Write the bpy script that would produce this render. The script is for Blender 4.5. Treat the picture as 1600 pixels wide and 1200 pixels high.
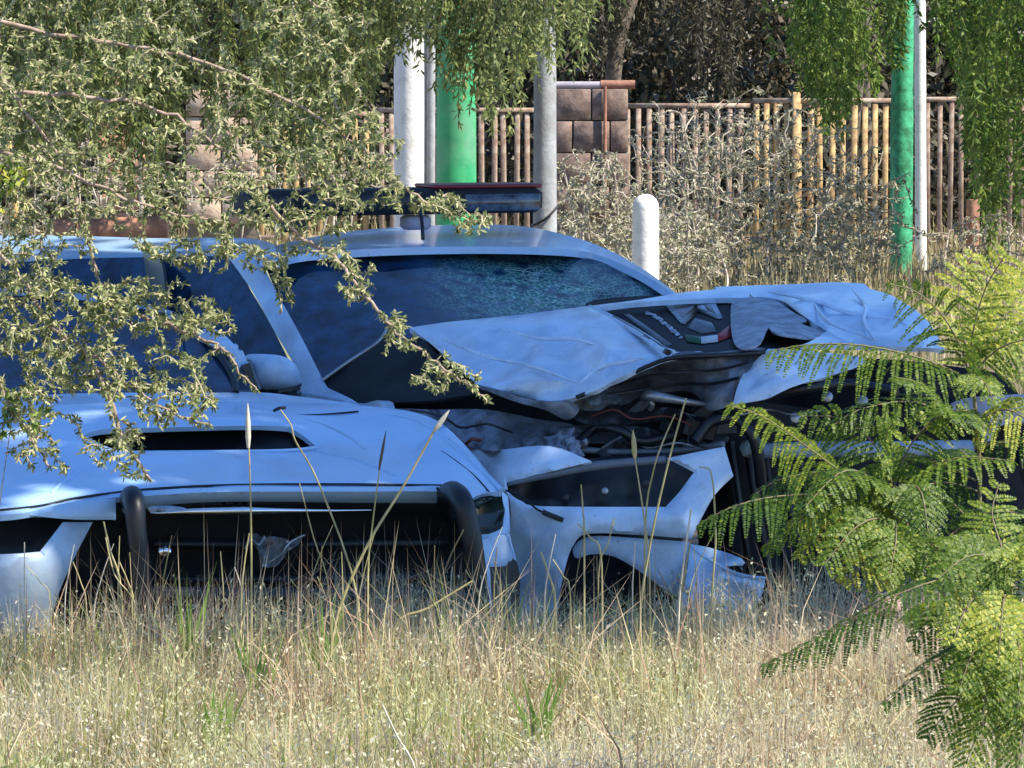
import bpy, math, random
import numpy as np
from mathutils import Vector, Matrix, noise as mnoise
from mathutils.geometry import delaunay_2d_cdt

SC = bpy.context.scene
for o in list(bpy.data.objects):
    bpy.data.objects.remove(o)

# ------------------------------------------------------------------ camera
CAM_H = 2.25
F = 6890.0                                  # focal length in photo pixels (1600 wide)
PITCH = math.atan((600 - 30) / F)
cam_d = bpy.data.cameras.new('camera')
cam_d.sensor_width = 36.0
cam_d.lens = F / 1600 * 36.0
cam_d.clip_start = 0.5
cam_d.clip_end = 4000
cam = bpy.data.objects.new('camera', cam_d)
SC.collection.objects.link(cam)
cam.location = (0, 0, CAM_H)
cam.rotation_euler = (math.pi / 2 - PITCH, 0, 0)
SC.camera = cam

# ------------------------------------------------------------------ world, sun, exposure
SUN_EL = math.radians(50)
SUN_H = Vector((0.93, -0.36, 0)).normalized()
SUN = Vector((SUN_H.x * math.cos(SUN_EL), SUN_H.y * math.cos(SUN_EL), math.sin(SUN_EL)))
world = bpy.data.worlds.new('World')
SC.world = world
world.use_nodes = True
wn = world.node_tree
bg = wn.nodes['Background']
sky = wn.nodes.new('ShaderNodeTexSky')
sky.sky_type = 'NISHITA'
sky.sun_disc = False
sky.sun_elevation = SUN_EL
sky.sun_rotation = math.atan2(SUN_H.x, SUN_H.y)
sky.air_density = 1.0
sky.dust_density = 0.0
sky.ozone_density = 10.0
wn.links.new(sky.outputs[0], bg.inputs[0])
bg.inputs[1].default_value = 0.13
sun_d = bpy.data.lights.new('sun', 'SUN')
sun_d.energy = 5.0
sun_d.angle = math.radians(0.5)
sun_d.color = (1.0, 0.93, 0.80)
sun = bpy.data.objects.new('sun', sun_d)
SC.collection.objects.link(sun)
sun.location = (0, 0, 30)
sun.rotation_euler = SUN.to_track_quat('Z', 'Y').to_euler()
SC.view_settings.view_transform = 'Standard'
SC.view_settings.look = 'None'
SC.view_settings.gamma = 1.0
SC.view_settings.exposure = 1.0
SC.view_settings.use_curve_mapping = False
SC.cycles.max_bounces = 8
SC.cycles.transparent_max_bounces = 12

# ------------------------------------------------------------------ helpers
cp, sp = math.cos(PITCH), math.sin(PITCH)


def P(px, py, Y):
    """point seen at photo pixel (px,py) that stands Y metres in front of the camera"""
    a, b = (px - 800) / F, -(py - 600) / F
    dx, dy, dz = a, b * sp + cp, b * cp - sp
    t = Y / dy
    return Vector((dx * t, Y, CAM_H + dz * t))


def ground_Y(py):
    return P(800, py, 1).y * 0 + CAM_H / -((-(py - 600) / F * cp - sp) / (-(py - 600) / F * sp + cp))


OFF = {}


def link(o):
    SC.collection.objects.link(o)
    return o


def thing(name, label, cat, loc=(0, 0, 0), group=None):
    o = bpy.data.objects.new(name, None)
    o.empty_display_size = 0.1
    link(o)
    o.location = loc
    OFF[o] = Vector(loc)
    o['label'] = label
    o['category'] = cat
    if group:
        o['group'] = group
    return o


def tag(o, label=None, cat=None, group=None, kind=None):
    if label: o['label'] = label
    if cat: o['category'] = cat
    if group: o['group'] = group
    if kind: o['kind'] = kind
    return o


def obj(name, V, faces, mat, parent=None, smooth=None, rnd=None, kind=None):
    """V (n,3); faces = list of index arrays (m,k) or list of tuples; ONE mesh object"""
    V = np.asarray(V, dtype=np.float64).reshape(-1, 3)
    off = OFF.get(parent, Vector((0, 0, 0))) if parent else Vector((0, 0, 0))
    V = V - np.array(off)
    me = bpy.data.meshes.new(name)
    groups = []
    if len(faces) and isinstance(faces[0], np.ndarray) and faces[0].ndim == 2:
        groups = faces
    else:
        d = {}
        for f in faces:
            d.setdefault(len(f), []).append(f)
        groups = [np.array(v) for v in d.values()]
    nl = sum(g.size for g in groups)
    npoly = sum(len(g) for g in groups)
    me.vertices.add(len(V))
    me.vertices.foreach_set('co', V.astype(np.float32).ravel())
    me.loops.add(nl)
    me.loops.foreach_set('vertex_index', np.concatenate([g.ravel() for g in groups]).astype(np.int32))
    me.polygons.add(npoly)
    ls, s = [], 0
    for g in groups:
        ls.append(s + np.arange(len(g)) * g.shape[1])
        s += g.size
    me.polygons.foreach_set('loop_start', np.concatenate(ls).astype(np.int32))
    me.update(calc_edges=True)
    if rnd is not None:
        at = me.attributes.new('rnd', 'FLOAT', 'FACE')
        at.data.foreach_set('value', np.asarray(rnd, dtype=np.float32))
    me.materials.append(mat)
    if smooth is not None:
        me.shade_smooth()
        me.set_sharp_from_angle(angle=math.radians(smooth))
    o = bpy.data.objects.new(name, me)
    link(o)
    if parent:
        o.parent = parent
        OFF[o] = off
    if kind:
        o['kind'] = kind
    return o


class MB:
    """collects primitive shapes into one mesh"""
    def __init__(s):
        s.V, s.F = [], []

    def add(s, V, Fc):
        b = len(s.V)
        s.V += [tuple(v) for v in V]
        s.F += [tuple(i + b for i in f) for f in Fc]
        return s

    def box(s, c, sx, sy, sz, R=None, taper=1.0, bev=0.0):
        c = Vector(c)
        R = R or Matrix.Identity(3)
        if bev <= 0:
            vs = []
            for z in (-1, 1):
                k = taper if z > 0 else 1.0
                for x, y in ((-1, -1), (1, -1), (1, 1), (-1, 1)):
                    vs.append(c + R @ Vector((x * sx / 2 * k, y * sy / 2 * k, z * sz / 2)))
            return s.add(vs, [(3, 2, 1, 0), (4, 5, 6, 7), (0, 1, 5, 4), (1, 2, 6, 5), (2, 3, 7, 6), (3, 0, 4, 7)])
        # chamfered box: stacked octagons
        rings = []
        for z, ins in ((-sz / 2, bev), (-sz / 2 + bev, 0), (sz / 2 - bev, 0), (sz / 2, bev)):
            hx, hy = sx / 2 - ins, sy / 2 - ins
            b = bev
            pts = [(-hx + b, -hy), (hx - b, -hy), (hx, -hy + b), (hx, hy - b), (hx - b, hy), (-hx + b, hy), (-hx, hy - b), (-hx, -hy + b)]
            rings.append([c + R @ Vector((x, y, z)) for x, y in pts])
        V = [v for r in rings for v in r]
        Fc = [tuple(range(7, -1, -1)), tuple(range(24, 32))]
        for k in range(3):
            for i in range(8):
                j = (i + 1) % 8
                Fc.append((k * 8 + i, k * 8 + j, k * 8 + 8 + j, k * 8 + 8 + i))
        return s.add(V, Fc)

    def tube(s, pts, r, n=8, cap=True, smooth=0):
        pts = [Vector(p) for p in pts]
        rs = list(r) if hasattr(r, '__len__') else [r] * len(pts)
        if smooth:
            pts, rs = cr_open(pts, rs, smooth)
        m = len(pts)
        V, Fc = [], []
        t0 = (pts[1] - pts[0]).normalized()
        u = t0.orthogonal().normalized()
        for i, p in enumerate(pts):
            t = (pts[min(i + 1, m - 1)] - pts[max(i - 1, 0)])
            t = t.normalized() if t.length > 1e-9 else t0
            u = (u - t * u.dot(t))
            u = u.normalized() if u.length > 1e-6 else t.orthogonal().normalized()
            w = t.cross(u)
            for k in range(n):
                a = 2 * math.pi * k / n
                V.append(p + (u * math.cos(a) + w * math.sin(a)) * rs[i])
        for i in range(m - 1):
            for k in range(n):
                j = (k + 1) % n
                Fc.append((i * n + k, i * n + j, i * n + n + j, i * n + n + k))
        if cap:
            Fc.append(tuple(range(n - 1, -1, -1)))
            Fc.append(tuple(range((m - 1) * n, m * n)))
        return s.add(V, Fc)

    def lathe(s, base, prof, n=20, axis=None):
        """prof: list of (r, h) along the axis"""
        ax = Vector(axis or (0, 0, 1)).normalized()
        u = ax.orthogonal().normalized()
        w = ax.cross(u)
        base = Vector(base)
        V, Fc = [], []
        for r, h in prof:
            for k in range(n):
                a = 2 * math.pi * k / n
                V.append(base + ax * h + (u * math.cos(a) + w * math.sin(a)) * r)
        for i in range(len(prof) - 1):
            for k in range(n):
                j = (k + 1) % n
                Fc.append((i * n + k, i * n + j, i * n + n + j, i * n + n + k))
        Fc.append(tuple(range(n - 1, -1, -1)))
        Fc.append(tuple(range((len(prof) - 1) * n, len(prof) * n)))
        return s.add(V, Fc)

    def build(s, name, mat, parent=None, smooth=None, kind=None):
        return obj(name, s.V, s.F, mat, parent, smooth=smooth, kind=kind)


def cr(p0, p1, p2, p3, t):
    return 0.5 * ((2 * p1) + (p2 - p0) * t + (2 * p0 - 5 * p1 + 4 * p2 - p3) * t * t + (3 * p1 - p0 - 3 * p2 + p3) * t ** 3)


def cr_open(pts, rs, k):
    P2, R2 = [], []
    m = len(pts)
    for i in range(m - 1):
        a, b, c, d = pts[max(i - 1, 0)], pts[i], pts[i + 1], pts[min(i + 2, m - 1)]
        for j in range(k):
            t = j / k
            P2.append(cr(a, b, c, d, t))
            R2.append(rs[i] * (1 - t) + rs[i + 1] * t)
    P2.append(pts[-1])
    R2.append(rs[-1])
    return P2, R2


def cr_closed(pts, k):
    pts = [np.array(p, float) for p in pts]
    m = len(pts)
    out = []
    for i in range(m):
        a, b, c, d = pts[i - 1], pts[i], pts[(i + 1) % m], pts[(i + 2) % m]
        if np.linalg.norm(b - c) < 1e-6:
            continue
        for j in range(k):
            q = cr(a, b, c, d, j / k)
            if not out or np.linalg.norm(q - out[-1]) > 0.4:
                out.append(q)
    if np.linalg.norm(out[0] - out[-1]) < 0.4:
        out.pop()
    return np.array(out)


def tps(ctrl):
    c = np.array(ctrl, float)
    xy, z = c[:, :2] / 100.0, c[:, 2]
    n = len(c)
    if n <= 3:
        A = np.c_[np.ones(n), xy]
        co = np.linalg.lstsq(A, z, rcond=None)[0]
        return lambda q: np.c_[np.ones(len(q)), q / 100.0] @ co
    def U(r):
        return np.where(r > 1e-9, r * r * np.log(r + 1e-12), 0)
    D = np.linalg.norm(xy[:, None] - xy[None], axis=2)
    K = U(D) + np.eye(n) * 0.02
    Pm = np.c_[np.ones(n), xy]
    L = np.zeros((n + 3, n + 3))
    L[:n, :n] = K
    L[:n, n:] = Pm
    L[n:, :n] = Pm.T
    w = np.linalg.solve(L, np.r_[z, 0, 0, 0])
    def f(q):
        q = q / 100.0
        d = np.linalg.norm(q[:, None] - xy[None], axis=2)
        return U(d) @ w[:n] + np.c_[np.ones(len(q)), q] @ w[n:]
    return f


def inpoly(q, poly):
    x, y = q[:, 0], q[:, 1]
    r = np.zeros(len(q), bool)
    j = len(poly) - 1
    for i in range(len(poly)):
        xi, yi, xj, yj = poly[i][0], poly[i][1], poly[j][0], poly[j][1]
        c = ((yi > y) != (yj > y)) & (x < (xj - xi) * (y - yi) / (yj - yi + 1e-12) + xi)
        r ^= c
        j = i
    return r


def dist_poly(q, poly):
    d = np.full(len(q), 1e9)
    for i in range(len(poly)):
        a, b = poly[i - 1], poly[i]
        ab = b - a
        t = np.clip(((q - a) @ ab) / (ab @ ab + 1e-12), 0, 1)
        d = np.minimum(d, np.linalg.norm(q - (a + t[:, None] * ab), axis=1))
    return d


def resample(poly, step):
    out = []
    for i in range(len(poly)):
        a, b = poly[i], poly[(i + 1) % len(poly)]
        n = max(1, int(np.linalg.norm(b - a) / step))
        for k in range(n):
            out.append(a + (b - a) * k / n)
    return np.array(out)


def nz(q, s, seed=0.0):
    return np.array([mnoise.noise((x / s + seed, y / s + seed * 1.7, seed)) for x, y in q])


def ridged(q, s, seed=0.0):
    return np.array([1 - 2 * abs(mnoise.noise((x / s + seed, y / s + seed * 1.7, seed))) for x, y in q])


def facets(pts, box):
    """sharp-edged dents: heights at scattered points joined by flat triangles; pts = [(px,py,dY)]"""
    x0, y0, x1, y1 = box
    c = [(x0, y0, 0), (x1, y0, 0), (x1, y1, 0), (x0, y1, 0)] + list(pts)
    vs, es, fs_, *_ = delaunay_2d_cdt([Vector((a, b)) for a, b, _ in c], [], [], 0, 1e-5)
    v = np.array([tuple(p) for p in vs]); z = np.array([p[2] for p in c])[:len(v)]
    def f(q):
        out = np.zeros(len(q))
        for t in fs_:
            a, b, d = v[t[0]], v[t[1]], v[t[2]]
            M = np.array([[b[0] - a[0], d[0] - a[0]], [b[1] - a[1], d[1] - a[1]]])
            if abs(np.linalg.det(M)) < 1e-9: continue
            uv = (q - a) @ np.linalg.inv(M).T
            k = (uv[:, 0] >= -1e-6) & (uv[:, 1] >= -1e-6) & (uv.sum(1) <= 1 + 1e-6)
            w = uv[k]
            out[k] = z[t[0]] * (1 - w.sum(1)) + z[t[1]] * w[:, 0] + z[t[2]] * w[:, 1]
        return out
    return f


def panel(name, outline, ctrl, mat, parent, thick=0.012, holes=(), k=5, grid=11, crumple=0.0, cs=60, fold=0.0, fs=90,
          roll=0.012, rollw=9, seed=1.0, extra=None, smooth=50):
    """sheet of metal or glass: outline in the photo's pixels, its distance from a smooth surface through ctrl points
    (px,py,Y), real thickness behind, rolled edges, crumples"""
    out = cr_closed(outline, k) if k > 1 else np.array(outline, float)
    out = resample(out, grid * 0.8)
    hs = [resample(cr_closed(h, k) if k > 1 else np.array(h, float), grid * 0.8) for h in holes]
    lo, hi = out.min(0), out.max(0)
    gx, gy = np.meshgrid(np.arange(lo[0], hi[0], grid), np.arange(lo[1], hi[1], grid))
    g = np.c_[gx.ravel(), gy.ravel()]
    g[:, 0] += (np.arange(len(g)) % 2) * 0.3
    keep = inpoly(g, out)
    for h in hs:
        keep &= ~inpoly(g, h)
    g = g[keep]
    if len(g):
        d = dist_poly(g, out)
        for h in hs:
            d = np.minimum(d, dist_poly(g, h))
        g = g[d > grid * 0.55]
    pts = [out] + hs
    edges, b = [], 0
    for p in pts:
        edges += [(b + i, b + (i + 1) % len(p)) for i in range(len(p))]
        b += len(p)
    allp = np.concatenate(pts + ([g] if len(g) else []))
    vs, es, fs_, *_ = delaunay_2d_cdt([Vector(p) for p in allp], edges, [], 0, 1e-4)
    q = np.array([tuple(v) for v in vs])
    tri = np.array([f for f in fs_ if len(f) == 3])
    cen = q[tri].mean(1)
    ok = inpoly(cen, out)
    for h in hs:
        ok &= ~inpoly(cen, h)
    tri = tri[ok]
    Y = tps(ctrl)(q)
    if crumple:
        Y = Y + crumple * nz(q, cs, seed) + crumple * 0.5 * nz(q, cs * 0.45, seed + 7)
    if fold:
        Y = Y + fold * ridged(q, fs, seed + 3)
    if extra is not None:
        Y = Y + extra(q)
    if roll:
        d = dist_poly(q, out)
        for h in hs:
            d = np.minimum(d, dist_poly(q, h))
        u = np.clip(1 - d / rollw, 0, 1)
        Y = Y + roll * (1 - np.sqrt(np.clip(1 - u * u, 0, 1)))
    V = np.array([P(a, b_, y) for (a, b_), y in zip(q, Y)])
    # orientation: front faces look at the camera
    n = np.cross(V[tri[:, 1]] - V[tri[:, 0]], V[tri[:, 2]] - V[tri[:, 0]])
    flip = n[:, 1] > 0
    tri[flip] = tri[flip][:, ::-1]
    n = np.cross(V[tri[:, 1]] - V[tri[:, 0]], V[tri[:, 2]] - V[tri[:, 0]])
    vn = np.zeros_like(V)
    for c in range(3):
        np.add.at(vn, tri[:, c], n)
    vn /= (np.linalg.norm(vn, axis=1)[:, None] + 1e-12)
    B = V - vn * thick
    N = len(V)
    e = {}
    for t in tri:
        for a, b_ in ((t[0], t[1]), (t[1], t[2]), (t[2], t[0])):
            e[(a, b_)] = 1
    quads = [(b_, a, a + N, b_ + N) for (a, b_) in e if (b_, a) not in e]
    used = np.unique(tri)
    remap = -np.ones(2 * N, int)
    idx = np.concatenate([used, used + N])
    remap[idx] = np.arange(len(idx))
    Vall = np.concatenate([V, B])[idx]
    Fc = [remap[tri], remap[tri[:, ::-1] + N]]
    if quads:
        Fc.append(remap[np.array(quads)])
    return obj(name, Vall, Fc, mat, parent, smooth=smooth)


# ------------------------------------------------------------------ materials
MATS = {}


def nt(name):
    m = bpy.data.materials.new(name)
    m.use_nodes = True
    return m, m.node_tree.nodes, m.node_tree.links, m.node_tree.nodes['Principled BSDF']


def mat(name, base, rough=0.6, metal=0.0, var=0.25, scale=8.0, base2=None, bump=0.0, bscale=40.0, coat=0.0, spec=0.5, detail=6, lo=0.4, hi=0.65, wear=0.0):
    m, N, L, b = nt(name)
    b.inputs['Roughness'].default_value = rough
    b.inputs['Metallic'].default_value = metal
    b.inputs['Specular IOR Level'].default_value = spec
    b.inputs['Coat Weight'].default_value = coat
    b.inputs['Coat Roughness'].default_value = 0.08
    tc = N.new('ShaderNodeTexCoord')
    no = N.new('ShaderNodeTexNoise')
    no.inputs['Scale'].default_value = scale
    no.inputs['Detail'].default_value = detail
    no.inputs['Roughness'].default_value = 0.65
    L.new(tc.outputs['Object'], no.inputs['Vector'])
    r = N.new('ShaderNodeValToRGB')
    c2 = base2 or tuple(c * (1 - var) for c in base)
    r.color_ramp.elements[0].position = lo
    r.color_ramp.elements[1].position = hi
    r.color_ramp.elements[0].color = (*c2, 1)
    r.color_ramp.elements[1].color = (*base, 1)
    L.new(no.outputs['Fac'], r.inputs[0])
    col = r.outputs[0]
    if wear:
        def layer(col, scale_v, scale, p0, p1, c, amt, det=4):
            mp = N.new('ShaderNodeMapping'); mp.inputs['Scale'].default_value = scale_v
            mp.inputs['Rotation'].default_value = (0.3, 0.5, 0.7)
            n_ = N.new('ShaderNodeTexNoise'); n_.inputs['Scale'].default_value = scale; n_.inputs['Detail'].default_value = det
            n_.inputs['Roughness'].default_value = 0.7
            L.new(tc.outputs['Object'], mp.inputs[0]); L.new(mp.outputs[0], n_.inputs['Vector'])
            q = N.new('ShaderNodeMapRange'); q.inputs['From Min'].default_value = p0; q.inputs['From Max'].default_value = p1
            q.inputs['To Max'].default_value = amt
            L.new(n_.outputs['Fac'], q.inputs['Value'])
            x = N.new('ShaderNodeMix'); x.data_type = 'RGBA'; x.inputs[7].default_value = (*c, 1)
            L.new(q.outputs[0], x.inputs[0]); L.new(col, x.inputs[6])
            return x.outputs[2]
        col = layer(col, (1, 1, 1), 2.2, 0.45, 0.75, (0.50, 0.49, 0.46), 0.55 * wear, 8)      # dust
        col = layer(col, (1, 1, 1), 60, 0.64, 0.70, (0.10, 0.11, 0.13), 0.8 * wear)            # chips
        col = layer(col, (1, 22, 9), 7, 0.66, 0.72, (0.72, 0.76, 0.80), 0.7 * wear)            # scratches
        col = layer(col, (14, 2, 1), 9, 0.68, 0.72, (0.16, 0.17, 0.20), 0.7 * wear)
    L.new(col, b.inputs['Base Color'])
    if bump:
        n2 = N.new('ShaderNodeTexNoise')
        n2.inputs['Scale'].default_value = bscale
        n2.inputs['Detail'].default_value = 5
        L.new(tc.outputs['Object'], n2.inputs['Vector'])
        bp = N.new('ShaderNodeBump')
        bp.inputs['Strength'].default_value = bump
        bp.inputs['Distance'].default_value = 0.01
        L.new(n2.outputs['Fac'], bp.inputs['Height'])
        L.new(bp.outputs[0], b.inputs['Normal'])
    MATS[name] = m
    return m


def leafmat(name, cols, trans=0.45, rough=0.5, spec=0.35, patch=None):
    """per-leaf colour from the face attribute rnd, with translucency"""
    m, N, L, b = nt(name)
    at = N.new('ShaderNodeAttribute')
    at.attribute_name = 'rnd'
    r = N.new('ShaderNodeValToRGB')
    el = r.color_ramp.elements
    el[0].position, el[0].color = 0, (*cols[0], 1)
    el[1].position, el[1].color = 1, (*cols[-1], 1)
    for i, c in enumerate(cols[1:-1]):
        e = el.new((i + 1) / (len(cols) - 1))
        e.color = (*c, 1)
    L.new(at.outputs['Fac'], r.inputs[0])
    col = r.outputs[0]
    if patch:
        tc = N.new('ShaderNodeTexCoord')
        no = N.new('ShaderNodeTexNoise')
        no.inputs['Scale'].default_value = patch[1]
        no.inputs['Detail'].default_value = 3
        L.new(tc.outputs['Object'], no.inputs['Vector'])
        rr = N.new('ShaderNodeValToRGB')
        rr.color_ramp.elements[0].position = 0.42
        rr.color_ramp.elements[1].position = 0.6
        L.new(no.outputs['Fac'], rr.inputs[0])
        mx = N.new('ShaderNodeMix')
        mx.data_type = 'RGBA'
        mx.blend_type = 'MULTIPLY'
        mx.inputs[7].default_value = (*patch[0], 1)
        L.new(rr.outputs[0], mx.inputs[0])
        L.new(col, mx.inputs[6])
        col = mx.outputs[2]
    L.new(col, b.inputs['Base Color'])
    b.inputs['Roughness'].default_value = rough
    b.inputs['Specular IOR Level'].default_value = spec
    tr = N.new('ShaderNodeBsdfTranslucent')
    L.new(col, tr.inputs['Color'])
    mixs = N.new('ShaderNodeMixShader')
    mixs.inputs[0].default_value = trans
    L.new(b.outputs[0], mixs.inputs[1])
    L.new(tr.outputs[0], mixs.inputs[2])
    L.new(mixs.outputs[0], N['Material Output'].inputs['Surface'])
    MATS[name] = m
    return m


def glassmat(name, tint=(0.07, 0.15, 0.26), glass_tone=(0.010, 0.045, 0.13), ior=1.75, tone_w=0.3, crack_refl=None):  # the blue default paints mottled sky reflections into the glass colour
    m, N, L, b = nt(name)
    b.inputs['Base Color'].default_value = (*glass_tone, 1)
    b.inputs['Roughness'].default_value = 0.08
    b.inputs['IOR'].default_value = ior
    b.inputs['Specular IOR Level'].default_value = 0.5
    tp = N.new('ShaderNodeBsdfTransparent')
    tp.inputs['Color'].default_value = (*tint, 1)
    mx = N.new('ShaderNodeMixShader')
    mx.inputs[0].default_value = 0.68
    L.new(tp.outputs[0], mx.inputs[1])
    L.new(b.outputs[0], mx.inputs[2])
    L.new(mx.outputs[0], N['Material Output'].inputs['Surface'])
    tc = N.new('ShaderNodeTexCoord')
    no = N.new('ShaderNodeTexNoise')
    no.inputs['Scale'].default_value = 9
    no.inputs['Detail'].default_value = 8
    no.inputs['Roughness'].default_value = 0.7
    L.new(tc.outputs['Object'], no.inputs['Vector'])
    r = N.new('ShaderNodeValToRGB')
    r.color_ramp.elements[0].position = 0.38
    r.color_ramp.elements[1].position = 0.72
    r.color_ramp.elements[0].color = (*[c * 0.2 for c in glass_tone], 1)
    r.color_ramp.elements[1].color = (0.03, glass_tone[1] * 2.4, glass_tone[2] * 1.9, 1)
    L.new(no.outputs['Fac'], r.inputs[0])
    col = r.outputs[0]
    if crack_refl:  # cracked glass, plus teal patches that paint in reflected trees
        c0, rad = crack_refl
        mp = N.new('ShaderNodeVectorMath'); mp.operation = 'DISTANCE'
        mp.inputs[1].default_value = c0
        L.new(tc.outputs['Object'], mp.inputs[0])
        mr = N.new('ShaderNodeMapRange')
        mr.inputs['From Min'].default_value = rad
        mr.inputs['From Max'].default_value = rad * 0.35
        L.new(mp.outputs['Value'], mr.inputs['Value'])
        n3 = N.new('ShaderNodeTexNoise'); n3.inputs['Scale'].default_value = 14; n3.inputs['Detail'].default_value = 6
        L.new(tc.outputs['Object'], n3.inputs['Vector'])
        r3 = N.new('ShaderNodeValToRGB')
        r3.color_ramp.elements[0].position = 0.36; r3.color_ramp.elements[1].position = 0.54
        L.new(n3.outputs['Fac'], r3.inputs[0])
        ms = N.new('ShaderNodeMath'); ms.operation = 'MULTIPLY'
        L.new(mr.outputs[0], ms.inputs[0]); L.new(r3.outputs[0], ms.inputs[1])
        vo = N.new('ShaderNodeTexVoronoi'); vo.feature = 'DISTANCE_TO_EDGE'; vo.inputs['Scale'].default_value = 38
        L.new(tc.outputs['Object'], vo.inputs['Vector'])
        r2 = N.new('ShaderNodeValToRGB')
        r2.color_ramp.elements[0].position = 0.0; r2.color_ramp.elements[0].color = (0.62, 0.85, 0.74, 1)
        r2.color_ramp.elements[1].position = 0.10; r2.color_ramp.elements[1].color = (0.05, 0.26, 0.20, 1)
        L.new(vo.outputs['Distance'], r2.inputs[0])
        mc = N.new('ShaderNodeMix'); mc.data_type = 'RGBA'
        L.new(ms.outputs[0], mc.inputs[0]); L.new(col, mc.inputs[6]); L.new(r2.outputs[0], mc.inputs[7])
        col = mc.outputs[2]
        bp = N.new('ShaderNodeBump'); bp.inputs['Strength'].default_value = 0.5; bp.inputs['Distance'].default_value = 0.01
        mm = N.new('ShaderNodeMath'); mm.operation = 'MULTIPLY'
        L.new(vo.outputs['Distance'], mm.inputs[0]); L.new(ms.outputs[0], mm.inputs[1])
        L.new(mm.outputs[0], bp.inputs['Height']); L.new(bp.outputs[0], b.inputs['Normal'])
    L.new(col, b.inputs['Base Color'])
    MATS[name] = m
    return m


paint = mat('sky_tinted_white_paint', (0.42, 0.63, 0.88), rough=0.30, wear=0.8, var=0.2, scale=3.5, base2=(0.35, 0.54, 0.78), coat=0.5, lo=0.35, hi=0.6, bump=0.06, bscale=5)  # white car paint with the blue of skylit shade put into its colour
paint_dent = mat('dented_pale_paint', (0.58, 0.72, 0.88), rough=0.33, wear=1.0, scale=6, base2=(0.42, 0.54, 0.70), coat=0.4, lo=0.35, hi=0.58, bump=0.55, bscale=7)  # white with sky blue put in, paler to carry the hood's sun patches
torn_skin = mat('torn_sheet_underside', (0.36, 0.39, 0.45), rough=0.6, base2=(0.16, 0.17, 0.20), scale=13, bump=0.5, bscale=22, lo=0.35, hi=0.6)
paint_dusty = mat('dusty_white_paint', (0.46, 0.62, 0.80), rough=0.45, wear=1.0, scale=5, base2=(0.31, 0.40, 0.52), bump=0.15, bscale=25, coat=0.2, lo=0.32, hi=0.6)  # dust is real; the blue cast is skylight put into the white
inner = mat('bare_inner_steel', (0.20, 0.22, 0.26), rough=0.5, scale=9, base2=(0.07, 0.075, 0.09), bump=0.3, bscale=30, metal=0.2, lo=0.35, hi=0.62)
greyplastic = mat('grey_plastic', (0.16, 0.18, 0.21), rough=0.45, scale=10, bump=0.2)
black = mat('black_plastic', (0.010, 0.010, 0.013), rough=0.45, var=0.5, scale=14)
blackm = mat('matte_black', (0.010, 0.010, 0.012), rough=0.8, var=0.5, scale=14)
barblack = mat('black_bar_coating', (0.010, 0.010, 0.013), rough=0.45, var=0.4, scale=10)
decalblack = mat('black_decal', (0.010, 0.010, 0.012), rough=0.7, var=0.4, scale=20, spec=0.2)
engine = mat('oily_engine', (0.05, 0.05, 0.055), rough=0.5, var=0.6, scale=20, bump=0.4)
rubber = mat('tyre_rubber', (0.02, 0.02, 0.02), rough=0.8, var=0.3, scale=20)
chrome = mat('polished_metal', (0.75, 0.75, 0.76), rough=0.12, metal=1.0, var=0.1)
alu = mat('dull_aluminium', (0.42, 0.43, 0.45), rough=0.4, metal=0.7, var=0.4, scale=16)
bluebeam = mat('primed_beam', (0.35, 0.42, 0.52), rough=0.4, var=0.4, scale=12)
glass_w = glassmat('cracked_windshield_glass', crack_refl=(P(880, 442, 17.5) - Vector((P(700, 700, 17.2).x, P(700, 700, 17.2).y, 0)), 0.62))
glass_s = glassmat('side_glass')
glass_h = glassmat('headlight_glass', tint=(0.2, 0.22, 0.2), glass_tone=(0.02, 0.025, 0.02))
crackm = mat('crushed_glass_line', (0.30, 0.44, 0.46), rough=0.4)
redlens = mat('red_lens', (0.22, 0.015, 0.015), rough=0.35, var=0.3)
clearlens = mat('clear_lens', (0.09, 0.11, 0.14), rough=0.15, var=0.8, scale=18, coat=0.4)
flag_green = mat('flag_green', (0.01, 0.10, 0.045), rough=0.5)
flag_white = mat('flag_white', (0.6, 0.62, 0.65), rough=0.5, var=0.1)
flag_red = mat('flag_red', (0.40, 0.03, 0.025), rough=0.5)
starmat = mat('star_sticker', (0.50, 0.58, 0.68), rough=0.45, var=0.35, scale=25)
seatmat = mat('seat_cloth', (0.42, 0.44, 0.26), rough=0.9, scale=20)
lilac = mat('faded_cap', (0.42, 0.38, 0.42), rough=0.8, scale=10)

bark = mat('grey_bark', (0.20, 0.16, 0.12), rough=0.9, base2=(0.07, 0.055, 0.045), scale=14, bump=0.6, bscale=30)
twig = mat('pink_brown_twig', (0.40, 0.30, 0.24), rough=0.8, base2=(0.24, 0.17, 0.13), scale=30)
twigpale = mat('pale_twig', (0.52, 0.46, 0.32), rough=0.8, base2=(0.34, 0.26, 0.18), scale=20)
drytwig = mat('dry_grey_twig', (0.58, 0.52, 0.42), rough=0.9, base2=(0.22, 0.18, 0.14), scale=12)
greenstem = mat('green_stem', (0.14, 0.16, 0.06), rough=0.7, base2=(0.16, 0.10, 0.06), scale=20)
lf_mesq = leafmat('small_olive_leaves', [(0.08, 0.10, 0.035), (0.19, 0.23, 0.08), (0.37, 0.39, 0.17), (0.60, 0.58, 0.31)], trans=0.4, spec=0.3, rough=0.5)
lf_pep = leafmat('narrow_green_leaves', [(0.05, 0.08, 0.03), (0.14, 0.19, 0.06), (0.28, 0.33, 0.12), (0.48, 0.48, 0.17)], trans=0.5)
lf_pepr = leafmat('bright_narrow_leaves', [(0.05, 0.10, 0.02), (0.15, 0.24, 0.04), (0.34, 0.42, 0.10)], trans=0.5)
lf_fern = leafmat('feathery_leaves', [(0.035, 0.08, 0.010), (0.085, 0.155, 0.015), (0.20, 0.28, 0.03), (0.52, 0.50, 0.07)], trans=0.5, spec=0.4)
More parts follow.
